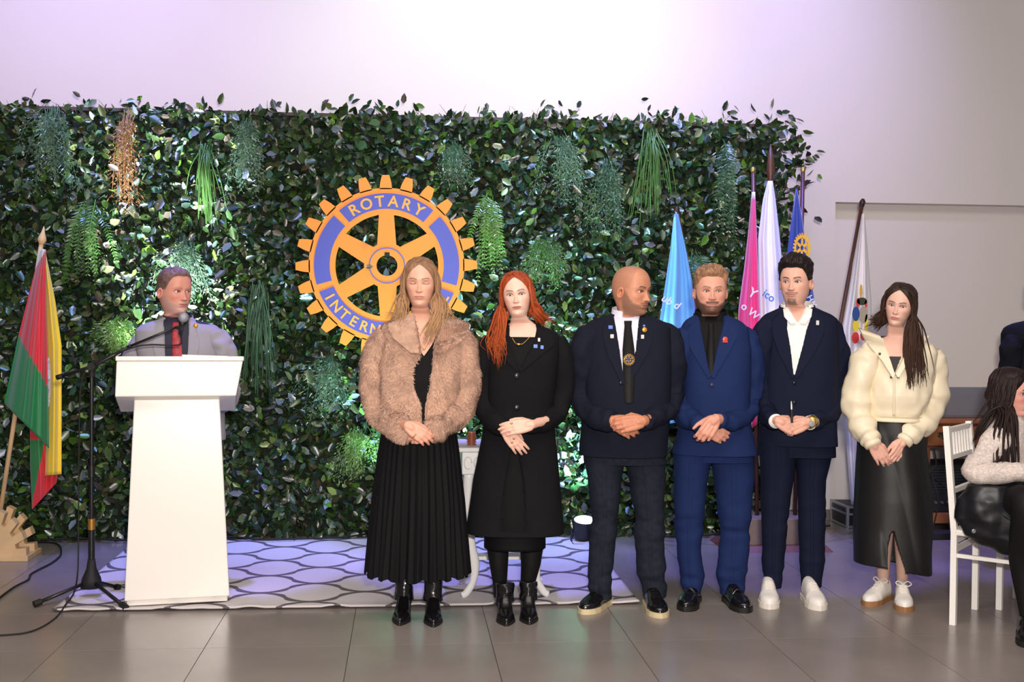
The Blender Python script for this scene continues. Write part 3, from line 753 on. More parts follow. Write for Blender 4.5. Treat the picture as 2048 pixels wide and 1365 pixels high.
for x in (3.56, 4.69):
    for y in (7.57, 8.02):
        MB().box((x-.03, y-.03, .0), (x+.03, y+.03, .585)).build('leg', M_DWD, dk, smooth=False, bevel=.004)
MB().box((3.53, 7.56, .06), (4.70, 8.02, .13)).build('lower_shelf', M_DW, dk, smooth=False, bevel=.004)
lp = empty('laptop', (3.85, 7.72, .785), 'open grey laptop seen from behind its lid on the wooden desk', 'laptop')
q0 = P(1862, 838, 7.68); q1 = P(1972, 838, 7.68)
M_LAP = mat('laptop_grey', rgb(128, 128, 138), .5)
mb = MB(); slab(mb, [(q0[0], 7.66, .797), (q1[0], 7.66, .797), (q1[0], 7.672, .797), (q0[0], 7.672, .797)], [(q0[0], 7.60, 1.0), (q1[0], 7.60, 1.0), (q1[0], 7.608, 1.0), (q0[0], 7.608, 1.0)])
mb.build('lid', M_LAP, lp, smooth=False, bevel=.003)
MB().box((q0[0], 7.67, .786), (q1[0], 7.92, .800)).build('keyboard_base', M_LAP, lp, smooth=False, bevel=.003)
am = empty('audio_rack', (3.75, 7.7, .13), 'black audio mixer unit with ribbed front under the wooden desk', 'audio unit')
MB().box((3.53, 7.60, .13), (4.10, 7.95, .46)).build('case', mat('amp_black', rgb(28, 30, 32), .5, bump=(200, .3)), am, smooth=False, bevel=.01)
for i in range(9):
    MB().box((3.55, 7.592, .27+i*.020), (4.08, 7.602, .281+i*.020)).build('grille_bar', mat('amp_rib', rgb(42, 46, 48), .45), am, smooth=False)
for i in range(12):
    c = np.array([3.57+i*.044, 7.60, .20]); MB().add(*tube([c, c+[0, -.018, 0]], [.011, .009], 10)).build('knob', mat('knob_grey', rgb(90, 94, 98), .4), am, sharp=40)
fc = empty('flight_case', (3.22, 7.85, 0), 'black equipment case with silver metal edges on the floor by the wall', 'case')
fx0, fx1, fy0, fy1, fz = 3.08, 3.46, 7.72, 8.02, .155
MB().box((fx0, fy0, .006), (fx1, fy1, fz)).build('shell', mat('case_black', rgb(30, 30, 31), .5, bump=(300, .2)), fc, smooth=False)
M_ALU = mat('aluminium', rgb(176, 178, 182), .35, metal=.8)
for z in (.012, .10, fz-.006):
    for y in (fy0, fy1): MB().box((fx0-.004, y-.006, z-.007), (fx1+.004, y+.006, z+.008)).build('edge_strip', M_ALU, fc, smooth=False)
    MB().box((fx0-.006, fy0, z-.007), (fx0+.006, fy1, z+.008)).build('edge_strip', M_ALU, fc, smooth=False)
for x, y in ((fx0, fy0), (fx1, fy0), (fx0, fy1)): MB().box((x-.009, y-.009, 0.0), (x+.009, y+.009, fz+.004)).build('corner_post', M_ALU, fc, smooth=False)
MB().box((fx0+.05, fy0-.012, .075), (fx0+.09, fy0, .125)).build('latch', M_ALU, fc, smooth=False)
for pts, lb in (([P(1868, 896, 7.5), P(1872, 930, 7.5), P(1858, 950, 7.5), P(1878, 965, 7.52), P(1896, 985, 7.5), G(1900, 1072)+[0, 0, .01]], 'black cable hanging from the desk edge beside the audio unit'), ([P(1856, 920, 7.5), P(1864, 955, 7.5), P(1876, 1000, 7.44), P(1868, 1050, 7.44), G(1862, 1072)+[0, 0, .01]], 'black cable draped over the front of the audio unit')):
    cable('hanging_cable', pts, .005, lb)
pw = G(1885, 1078); MB_ = MB().box((pw[0]-.10, pw[1]-.05, .001), (pw[0]+.16, pw[1]+.06, .05))
tag(MB_.build('power_strip', M_RUB, smooth=False, bevel=.008), 'black power box lying on the tiles below the desk', 'power strip')

# ------------------------------------------------------------------ white metal chairs
M_CH = mat('chair_white', rgb(236, 232, 226), .35)
def make_chair(label, a, b, fwd, back=True):
    """a, b: floor points of the two back legs; fwd: unit vector to the chair's front"""
    a = np.array([a[0], a[1], 0.]); b = np.array([b[0], b[1], 0.]); fw_ = np.array([fwd[0], fwd[1], 0.]); up = np.array([0, 0, 1.])
    sd = (b-a)/np.linalg.norm(b-a); dp = .40
    ch = empty('dining_chair', tuple((a+b)/2+fw_*dp/2), label, 'chair')
    def bar(nm, p, q, w=.014, par=None):
        p = np.asarray(p, float); q = np.asarray(q, float); r = w*math.sqrt(2)
        d = (q-p)/np.linalg.norm(q-p); up_ = sd+np.cross(d, sd) if abs(d[2]) > .7 else up+np.cross(d, up)
        return MB().add(*tube([p, q], r, 4, up=tuple(up_))).build(nm, M_CH, par or ch, smooth=False)
    for p in (a, b):
        bar('back_leg', p, p+up*.445); bar('back_post', p+up*.445, p-fw_*.045+up*.95)
        bar('front_leg', p+fw_*dp, p+fw_*dp+up*.43)
        bar('side_rail', p+up*.335, p+fw_*dp+up*.335, .009)
    bar('front_rail', a+fw_*dp+up*.40, b+fw_*dp+up*.40, .011); bar('back_rail', a+up*.36, b+up*.36, .011); bar('back_rail', a+up*.40, b+up*.40, .009)
    c = (a+b)/2+fw_*dp/2; hw_ = np.linalg.norm(b-a)/2+.012
    mb = MB(); V = []
    for z in (.43, .46):
        for s, t in ((-1, -1), (1, -1), (1, 1), (-1, 1)): V.append(c+sd*s*hw_+fw_*t*(dp/2+.015)+up*z)
    mb.add(V, [(3, 2, 1, 0), (4, 5, 6, 7)]+[(i, (i+1) % 4, 4+(i+1) % 4, 4+i) for i in range(4)]); mb.build('seat', M_CH, ch, smooth=False, bevel=.008)
    def at(s, z): return a+(b-a)*s-fw_*.045*((z-.445)/.505)+up*z
    for z in (.93, .80, .64, .53): bar('back_rung', at(0, z), at(1, z), .011)
    for i in range(1, 8): bar('spindle', at(i/8, .80), at(i/8, .93), .006)
    return ch
ca, cb = G(1906, 1250), G(1950, 1219)
_d = (cb-ca)[:2]; _d /= np.linalg.norm(_d); CHF = np.array([_d[1], -_d[0]])
make_chair('white metal chair carrying the seated woman in the knitted sweater', ca, cb, CHF)
c2, c3 = G(1963, 1222), G(2008, 1193)
_d = (c3-c2)[:2]; _d /= np.linalg.norm(_d); _f2 = np.array([_d[1], -_d[0]])
_p = c2[:2]+_f2*.0; 
make_chair('empty white metal chair standing behind the seated woman', (c3[0]+_f2[0]*.46, c3[1]+_f2[1]*.46), (c2[0]+.06+_f2[0]*.46, c2[1]+.06+_f2[1]*.46), (-_f2[0], -_f2[1]))

# ================================================================== people
M_SKIN = mat('skin', (1, 1, 1), 0.48, attr=True, spec=.4, sub=.12, bump=(350, .05, .001))
M_EYE = mat('eye', (1, 1, 1), 0.15, attr=True)
M_HAIR = mat('hair', (1, 1, 1), 0.5, attr=True, spec=.22)
TH = 150
_s = np.linspace(-math.pi, math.pi, TH, endpoint=False)
THETA = _s-.60*np.sin(_s)
_s2 = np.linspace(-math.pi, math.pi, 120, endpoint=False)
THETA2 = _s2-.45*np.sin(_s2)

class Trunk:
    """vertical loft: rows (z,cx,cy,halfwidth,front depth,back depth); faces -Y turned by yaw (towards +X)"""
    def __init__(s, rows, yaw=None, n=2.35):
        r = np.array(sorted(rows), float)
        if yaw is None: yaw = -math.degrees(math.atan2(r[:, 1].mean(), r[:, 2].mean()))      # people face the photographer
        zz = np.linspace(r[0, 0], r[-1, 0], 400)
        t = np.stack([np.interp(zz, r[:, 0], r[:, k]) for k in range(6)], 1)
        k = np.hanning(19); k /= k.sum()
        for c in range(1, 6):
            e = np.r_[[t[0, c]]*9, t[:, c], [t[-1, c]]*9]; t[:, c] = np.convolve(e, k, 'valid')
        s.t = t; s.yaw = math.radians(yaw); s.n = n; s.z0, s.z1 = r[0, 0], r[-1, 0]
    def par(s, z): return [np.interp(z, s.t[:, 0], s.t[:, k]) for k in range(1, 6)]
    def rot(s, x, y, cx, cy):
        c, q = math.cos(s.yaw), math.sin(s.yaw)       # local x right, y toward back
        return cx+x*c-y*q, cy+x*q+y*c
    def ring(s, z, th, off=0.0):
        cx, cy, hw, df, db = s.par(z); p = 2/s.n
        sn, cs = np.sin(th), np.cos(th)
        x = (hw+off)*np.sign(sn)*np.abs(sn)**p
        y = -np.where(cs > 0, df+off, db+off)*np.sign(cs)*np.abs(cs)**p
        X, Y = s.rot(x, y, cx, cy)
        return np.stack([X, Y, np.full_like(X, z)], 1)
    def front(s, lx, z, off=0.0):
        cx, cy, hw, df, db = s.par(z); r = min(.999, abs(lx)/(hw+off))
        y = -(df+off)*(1-r**s.n)**(1/s.n)
        X, Y = s.rot(lx, y, cx, cy); return np.array([X, Y, z])
    def fpx(s, px, py, off=0.0):
        cx, cy, hw, df, db = s.par(P(px, py, s.t[200, 2])[2]); Y = cy-df
        for _ in range(16):
            w = P(px, py, Y); cx, cy, hw, df, db = s.par(w[2])
            lx = (w[0]-cx)*math.cos(s.yaw)+(Y-cy)*math.sin(s.yaw); q = s.front(lx, w[2], off); Y = .5*Y+.5*(q[1]+(w[0]-q[0])*0)
        return np.array([w[0], Y, w[2]])
    def front_wx(s, wx, z, off=0.0):
        cx = s.par(z)[0]; lx = (wx-cx)/math.cos(s.yaw)
        for _ in range(12):
            q = s.front(lx, z, off); lx += (wx-q[0])*.7
        return s.front(lx, z, off)
    def grid(s, zs, off=0.0, th=THETA2, recess=None, rdepth=.03):
        g = np.stack([s.ring(z, th, off) for z in zs])
        if recess is not None:
            for j, z in enumerate(zs):
                b = recess(z)
                if b is None: continue
                cut_row(s, g[j], z, b, off, rdepth, th)
        return g
def cut_row(T, row, z, b, off, rdepth, th=None):
    th = THETA2 if th is None else th
    cx = T.par(z)[0]; fr = np.where(np.abs(th) < 1.5)[0]
    ins = [i for i in fr if b[0] < row[i, 0] < b[1]]
    for e in b:
        i = fr[np.argmin(np.abs(row[fr, 0]-e))]
        row[i] = T.front_wx(e, z, off)
        if i in ins: ins.remove(i)
    for i in ins: row[i] = T.ring(z, th[i:i+1], off-rdepth)[0]
def fold(g, amp, sx, sz, seed, power=1):
    n = grid_normals(g); q = g*np.array([sx, sx, sz])
    d = vnoise(q, seed)+.5*vnoise(q*2.1, seed+3)
    return g+n*(d*amp)[..., None]*1.0
def addgrid(mb, g, col=(1, 1, 1), flip=False, capb=False, capt=False, mat=0):
    nr, nc = g.shape[:2]; f = grid_faces(nr, nc)
    # rows go from bottom to top, columns with increasing theta: outward orientation
    if flip: f = [q[::-1] for q in f]
    if capb: f.append(tuple(range(nc))[::-1])
    if capt: f.append(tuple(range((nr-1)*nc, nr*nc)))
    mb.add(g.reshape(-1, 3), f, col, mat)
def rowspx(Y, rows):
    """(py, pxL, pxR, dfront, dback, dy) -> trunk rows"""
    out = []
    for r in rows:
        a, b = P(r[1], r[0], Y), P(r[2], r[0], Y); dy = r[5] if len(r) > 5 else 0
        out.append((a[2]*.5+b[2]*.5, (a[0]+b[0])/2, Y+dy, (b[0]-a[0])/2, r[3], r[4]))
    return out
def recess_px(T, rows):
    a = [(T.fpx(l, y), T.fpx(r, y)) for y, l, r in rows]
    pts = np.array(sorted([((p[2]+q[2])/2, p[0], q[0]) for p, q in a]))
    def fn(z):
        if z < pts[0, 0] or z > pts[-1, 0]: return None
        return np.interp(z, pts[:, 0], pts[:, 1]), np.interp(z, pts[:, 0], pts[:, 2])
    return fn

# ---------------------------------------------------------------- head
HZ_T = np.array([.118, .1165, .112, .102, .086, .066, .040, .020, 0, -.02, -.04, -.06, -.075, -.09, -.103, -.112, -.118, -.124])
HW_T = np.array([.004, .018, .034, .051, .0635, .0715, .0755, .0765, .0755, .074, .0705, .0655, .060, .053, .046, .044, .047, .050])
HF_T = np.array([.004, .018, .036, .056, .0725, .083, .0885, .0885, .085, .0845, .085, .085, .083, .082, .078, .066, .046, .036])
HB_T = np.array([.004, .022, .046, .066, .082, .092, .098, .098, .096, .090, .080, .070, .064, .060, .058, .058, .058, .058])
def head_rows():
    return np.r_[np.linspace(-.124, -.112, 9), np.linspace(-.110, .032, 88), np.linspace(.036, .100, 20), np.linspace(.103, .1165, 10), [.118]]
def head_local(sp):
    zs = head_rows(); nr = len(zs)
    w = np.interp(zs, HZ_T[::-1], HW_T[::-1]); f = np.interp(zs, HZ_T[::-1], HF_T[::-1]); b = np.interp(zs, HZ_T[::-1], HB_T[::-1])
    k = np.array([.25, .5, .25])
    for a in (w, f, b):
        a[2:-4] = np.convolve(a, k, 'same')[2:-4]
    w = w*(1+(sp.get('jaw', 0))*np.exp(-((zs+.075)/.035)**2))*sp.get('wide', 1)
    pw = 2/np.interp(zs, [-.12, -.08, 0, .06, .12], [2.0, 2.05, 2.35, 2.3, 2.0])
    sn, cs = np.sin(THETA), np.cos(THETA)
    X = w[:, None]*np.sign(sn)*np.abs(sn)**pw[:, None]
    F = np.where(cs > 0, f[:, None], b[:, None])*np.sign(cs)*np.abs(cs)**pw[:, None]
    Z = np.tile(zs[:, None], (1, TH))
    fr = sstep(.10, .45, cs)[None, :]
    ax = np.abs(X)
    def ga(x0, z0, sx, sz): return np.exp(-((ax-x0)/sx)**2-((Z-z0)/sz)**2)
    d = -.0105*ga(.031, .001, .017, .011)+.0035*ga(.030, .0195, .019, .006)+.004*ga(.047, -.026, .016, .014)
    d += .006*np.exp(-(X/.018)**2-((Z+.100)/.012)**2)-.004*np.exp(-(X/.03)**2-((Z+.082)/.006)**2)
    nz = np.clip((.014-Z)/.052, 0, 1); na = sp.get('nose', 1.0)
    prof = np.where(Z > -.038, (.0015+.0205*nz**1.5)*sstep(.026, .008, Z), .0235*sstep(-.0475, -.0385, Z))
    nw = (.0058+.0048*nz)*sp.get('nosew', 1.0)
    d += na*prof*np.exp(-(X/nw)**2)
    d += .0085*sp.get('nosew', 1.0)*np.exp(-((ax-.0125*sp.get('nosew', 1.0))/.0055)**2-((Z+.0365)/.0065)**2)
    lipw = np.clip(1-(X/.027)**2, 0, 1)
    d += lipw*(.0045*np.exp(-((Z+.0605)/.0038)**2)+.0055*np.exp(-((Z+.0705)/.0045)**2)-.0022*np.exp(-((Z+.0655)/.0015)**2))
    d += .003*np.exp(-(X/.03)**2-((Z+.063)/.014)**2)
    F = F+d*fr
    ez, ex = 0.0, .031; es = sp.get('eye', 1.12); opn = sp.get('open', .0050)*1.18*es
    # eyeballs
    jj = np.argmin(abs(zs-ez)); ii = np.argmin(abs(X[jj]-ex)+(cs < 0)*9); ys = F[jj, ii]
    yc = ys-.0100; R1 = .0138
    dd = (ax-ex)**2+(Z-ez)**2
    lid = yc+np.sqrt(np.clip(R1**2-dd, 0, None)); ins = (dd < R1**2*.92) & (cs > 0)[None]
    F = np.where(ins, np.maximum(F, lid), F)
    uu = (ax-ex)/(.0145*es); arch = np.clip(1-uu**2, 0, 1)
    up_e = ez+opn*arch+.0006; lo_e = ez-opn*.75*arch
    alm = (Z < up_e) & (Z > lo_e) & (abs(uu) < 1) & (cs > 0)[None]
    if opn > .001: F = np.where(alm, yc+np.sqrt(np.clip(.0112**2-dd, 0, None)), F)
    # colours
    C = np.ones(Z.shape+(3,))*np.array(sp['skin'])
    C *= (1+.05*vnoise(np.stack([X, F, Z], -1)*60, 3))[..., None]
    blush = (ga(.045, -.03, .02, .02)+.6*np.exp(-(X/.012)**2-((Z+.036)/.012)**2))*fr*sp.get('blush', .35)
    C *= 1-blush[..., None]*np.array([.02, .22, .22])
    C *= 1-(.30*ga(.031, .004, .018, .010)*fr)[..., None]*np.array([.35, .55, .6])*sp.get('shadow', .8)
    lw_ = np.clip(1-(X/sp.get('lipw', .0235))**2, 0, 1)**.65; lu = .0078*lw_-.0012*np.exp(-(X/.003)**2); lo_ = .0095*lw_
    lips = .85*(lw_ > .02)*sstep(-.0655+lu+.0008, -.0655+lu-.0014, Z)*sstep(-.0655-lo_-.0008, -.0655-lo_+.0014, Z)*fr
    C = C*(1-lips[..., None])+lips[..., None]*np.array(sp.get('lip', np.array(sp['skin'])*[.82, .55, .55]))
    crease = np.exp(-((Z+.0655)/.0012)**2)*(lipw > .03)*fr
    C *= 1-.4*crease[..., None]
    C *= 1-.35*(np.exp(-((ax-.0075)/.0032)**2-((Z+.0425)/.0022)**2)*fr)[..., None]
    br = sp.get('brow', (.08, .05, .035)); bx = (ax-.010)/.040
    zb = .0185+.006*np.sin(np.clip(bx, 0, 1)*2.2)-.003*np.clip(bx-.7, 0, 1)*3
    bm = sstep(sp.get('browt', .0036), sp.get('browt', .0036)*.4, abs(Z-zb))*sstep(0, .08, bx)*sstep(1.0, .85, bx)*fr*sp.get('browa', .95)
    C = C*(1-bm[..., None])+bm[..., None]*np.array(br)
    if opn > .001: lash = sstep(.0027, .0008, abs(Z-up_e-.0008))*(abs(uu) < 1.05)*fr+.4*sstep(.0014, .0004, abs(Z-lo_e))*(abs(uu) < 1)*fr
    else: lash = sstep(.0026, .0008, abs(Z-(ez-.0035*arch)))*(abs(uu) < 1)*fr
    lash = np.clip(lash, 0, 1)*sp.get('lash', .85)
    C = C*(1-lash[..., None])+lash[..., None]*np.array([.03, .02, .018])
    th = np.abs(THETA)[None, :]*np.ones_like(Z)
    bd = np.zeros_like(Z)
    if 'beard' in sp:
        kind, bc_, ba = sp['beard']
        zl = np.interp(th, [0, .35, .6, .9, 1.15, 1.35, 1.6], [-.080, -.068, -.062, -.052, -.034, -.004, .02])+.004*vnoise(np.stack([X, F, Z], -1)*90, 21)
        jawm = sstep(zl+.010, zl-.012, Z)*sstep(1.72, 1.50, th)
        side = jawm
        must = sstep(.034, .028, ax)*sstep(-.0485, -.0515, Z)*sstep(-.062, -.0585, Z)*fr
        mouthfree = 1-sstep(.030, .022, ax)*sstep(-.080, -.0765, Z)*sstep(-.052, -.056, Z)
        if kind == 'full': bd = np.maximum(np.maximum(jawm*mouthfree, side), must)
        elif kind == 'goatee': bd = np.maximum(.8*must, sstep(.026, .018, ax)*sstep(-.078, -.084, Z)*fr)
        nzz = .5+.5*vnoise(np.stack([X, F, Z], -1)*420, 9)
        bd = np.clip(bd, 0, 1)*(1-sstep(-.113, -.122, Z)*.8)
        a_ = bd*ba*(.72+.28*nzz)
        a_ = a_*(1-lips)
        C = C*(1-a_[..., None])+a_[..., None]*np.array(bc_)
        F = F+bd*sp.get('beardt', .002)*(cs > -.2)[None]; 
    hl = hairline(th, sp.get('hl', 0))
    hm = sstep(hl-.006, hl+.008, Z)
    if sp.get('hl') != 'part': hm = np.where((th > 1.35) & (th < 1.75) & (Z < .012), 0, hm)
    if sp.get('scalp'):
        a_ = hm*sp['scalp'][1]; C = C*(1-a_[..., None])+a_[..., None]*np.array(sp['scalp'][0])
    return X, F, Z, np.clip(C, 0, 1), hm, (ex, yc, ez)
def hairline(th, dz=0):
    if dz == 'part': return np.interp(th, [0, .15, .35, .6, .85, 1.05, 1.25, 1.45, 1.75, 2.1, 2.6, 3.2], [.088, .083, .072, .056, .034, .012, -.012, -.03, -.05, -.07, -.085, -.09])
    return np.interp(th, [0, .35, .75, 1.0, 1.2, 1.40, 1.75, 2.1, 2.6, 3.2], [.076, .078, .070, .048, .018, .000, -.01, -.055, -.080, -.085])+dz*sstep(1.4, .6, th)

class Head:
    def __init__(s, sp):
        s.sp = sp; s.c = np.array(sp['c'], float); s.k = sp.get('k', 1.0)
        s.yaw, s.pit, s.rol = [math.radians(sp.get(q, 0)) for q in ('yaw', 'pitch', 'roll')]
        if not sp.get('absolute'): s.yaw -= math.atan2(s.c[0], s.c[1])     # yaw is counted from facing the photographer
    def tf(s, X, F, Z, w=1.0):
        X, F, Z = [np.asarray(a, float)*s.k for a in (X, F, Z)]
        p, y, r = s.pit*w, s.yaw*w, s.rol*w
        F, Z = F*np.cos(p)+Z*np.sin(p), Z*np.cos(p)-F*np.sin(p)
        X, Z = X*np.cos(r)+Z*np.sin(r), Z*np.cos(r)-X*np.sin(r)
        X, F = X*np.cos(y)+F*np.sin(y), F*np.cos(y)-X*np.sin(y)
        return np.stack([s.c[0]+X, s.c[1]-F, s.c[2]+Z], -1)

def ear_mesh(side):
    n, m = 14, 10; V = []
    for i in range(n):
        a = 2*math.pi*i/n
        for j in range(m):
            b = 2*math.pi*j/m
            rr = 1+.30*math.cos(b)
            zz = .027*math.cos(a)*rr*.82-.010; yy = -.006-.0155*math.sin(a)*rr*.8+(.004*math.cos(a))
            xx = .079+.006*math.sin(b)+.006*(-math.sin(a)*-1*.8+.2)
            V.append((side*xx, yy, zz))
    F = [((i*m+j), (i*m+(j+1) % m), (((i+1) % n)*m+(j+1) % m), (((i+1) % n)*m+j)) for i in range(n) for j in range(m)]
    if side > 0: F = [q[::-1] for q in F]
    # concha plate
    c0 = len(V); V.append((side*.0765, -.006, -.010))
    ring = []
    for i in range(n): ring.append(i*m+m//2)
    F += [((c0, ring[i], ring[(i+1) % n]) if side > 0 else (c0, ring[(i+1) % n], ring[i])) for i in range(n)]
    return np.array(V), F

def hand_mesh(mb, wrist, d, back, thumb, curl=(35, 40, 25), spread=.0, k=1.0, arm=None, tcurl=.3, clos=0):
    """thumb: +1/-1 picks the side; fingers bend away from 'back'"""
    wrist = np.asarray(wrist, float); d = np.asarray(d, float); d /= np.linalg.norm(d)
    n = np.asarray(back, float); n = n-d*(n@d); n /= np.linalg.norm(n); t = np.cross(d, n)*thumb
    tmp = MB()
    def W(a, b, c): return wrist+(d*a+t*b+n*c)*k
    for i in range(4):
        off = .029-.0195*i; bl = (.088, .092, .088, .080)[i]; L = (.070, .078, .073, .057)[i]
        base = W(bl, off, 0)
        tmp.add(*rounded_chain([W(.006, off*.62, -.001), W(bl*.5, off*.88, .001), base], [.0145*k, .0135*k, .0110*k], 8))
        pts = [base]; ang = 0; sp_ = math.radians(spread*(1.5-i))
        for fr, cu in zip((.44, .31, .25), curl):
            ang += math.radians(cu*(1+.08*i))
            dd = (d*math.cos(sp_)+t*math.sin(sp_))*math.cos(ang)-n*math.sin(ang)
            pts.append(pts[-1]+dd*L*fr*k)
        rr = (.0094, .0088, .0080, .0068) if i < 3 else (.0084, .0078, .0071, .006)
        tmp.add(*rounded_chain(pts, [r*k for r in rr], 8))
    tmp.add(*rounded_chain([W(.002, 0, -.001), W(.045, .0, -.004), W(.085, -.002, -.001)], [.017*k, .0165*k, .0125*k], 10))
    tb = [W(.012, .022, -.006), W(.040, .040, -.012), W(.040+.030, .050-.014*tcurl*2, -.016-.02*tcurl), W(.040+.056, .052-.05*tcurl, -.018-.034*tcurl)]
    tmp.add(*rounded_chain(tb, [.0155*k, .0125*k, .0102*k, .0078*k], 8))
    if arm is not None:
        arm = np.asarray(arm, float)
        tmp.add(*rounded_chain([arm, arm*.45+wrist*.55, wrist, W(.02, 0, 0)], [.027*k, .0265*k, .0245*k, .022*k], 12))
    v, f = voxel_union(tmp, .0030*k, 2)
    return v, f

def place_head(sp, T, zneck, parent, hands=(), trunk_off=-.016):
    """one continuous body: head, neck and trunk loft plus arms and hands"""
    H = Head(sp); X, F, Z, C, hm, eye = head_local(sp)
    g = H.tf(X, F, Z)
    zs = np.linspace(T.z0+.02, zneck, 40)
    tr = np.stack([T.ring(z, THETA, trunk_off-.04*float(sstep(zneck-.25, zneck-.40, z))) for z in zs])
    nk = 16; a, b = tr[-1], g[0]; neck = []
    for i in range(1, nk):
        t = i/nk; e = t*t*(3-2*t)
        r = a*(1-t)+b*t; h = a*(1-e)+b*e
        q = np.stack([h[:, 0], h[:, 1], r[:, 2]], 1)
        ce = q.mean(0); pinch = 1-.05*math.sin(math.pi*t)
        q[:, :2] = ce[:2]+(q[:, :2]-ce[:2])*pinch
        neck.append(q)
    allg = np.concatenate([tr, np.stack(neck), g]); skin = np.array(sp['skin'])
    col = np.concatenate([np.ones((len(tr)+nk-1, TH, 3))*skin*sp.get('necktone', .95), C])
    nc0 = len(tr)+nk-1
    if 'beard' not in sp:
        pass
    mb = MB(); addgrid(mb, allg, col.reshape(-1, 3), capb=True, capt=True)
    for s_ in (-1, 1):
        v, f = ear_mesh(s_); mb.add(H.tf(v[:, 0], v[:, 1], v[:, 2]), f, skin*[.98, .86, .84])
    for hd in hands:
        v, f = hand_mesh(None, **hd)
        kc = skin*sp.get('handtone', np.array([.98, .90, .88]))
        mb.add(v, f, kc*(1+.06*vnoise(v*90, 5))[:, None])
    body = mb.build('body', M_SKIN, parent)
    for s_ in (-1, 1):
        if sp.get('open', .005) < .001: break
        n_, m_ = 14, 22; V = []; CC = []
        gz = sp.get('gaze', 0)
        for i in range(n_+1):
            ph = math.pi/2*1.1*i/n_
            for j in range(m_):
                a_ = 2*math.pi*j/m_
                lx, lz, lf = math.sin(ph)*math.cos(a_), math.sin(ph)*math.sin(a_), math.cos(ph)
                gx = math.radians(gz); lx, lf = lx*math.cos(gx)+lf*math.sin(gx), lf*math.cos(gx)-lx*math.sin(gx)
                V.append((s_*eye[0]+lx*.0122, eye[1]+lf*.0122, eye[2]+lz*.0122+.0004))
                CC.append((.015, .012, .01) if ph < .20 else (sp.get('iris', (.10, .07, .05)) if ph < .47 else (.62, .57, .54)))
        V = np.array(V); MB().add(H.tf(V[:, 0], V[:, 1], V[:, 2]), [q[::-1] for q in grid_faces(n_+1, m_)], CC).build('eye', M_EYE, body)
    return H, body, (X, F, Z, hm, g)

def short_hair(H, data, parent, thick, col, rough=.006, topk=1.6, fade=.6, seed=1, sweep=0.0):
    X, F, Z, hm, g = data
    n = grid_normals(g); th = np.abs(THETA)[None, :]*np.ones_like(Z)
    up = sstep(.03, .105, Z); fr = sstep(1.3, .3, th)
    t = thick*(fade+(topk-fade)*up)*(1+.35*fr*up)
    q = np.stack([X*110, F*60, Z*70], -1)
    nz = vnoise(q, seed)+.6*vnoise(q*2.3, seed+1)+.4*vnoise(q*5, seed+2)
    off = hm*(t+rough*nz*(.35+.65*up))-(1-hm)*.005
    s = g+n*off[..., None]*H.k
    s[-1] = s[-1].mean(0)
    s = s+up[..., None]*hm[..., None]*np.array([sweep, 0, 0])
    keep = hm > .02
    f = [q for q in grid_faces(*Z.shape) if any(keep.ravel()[list(q)])]
    cc = np.array(col)*(1+.35*nz)[..., None]
    return MB().add(s.reshape(-1, 3), f, np.clip(cc.reshape(-1, 3), 0, 1)).build('hair', M_HAIR, parent)

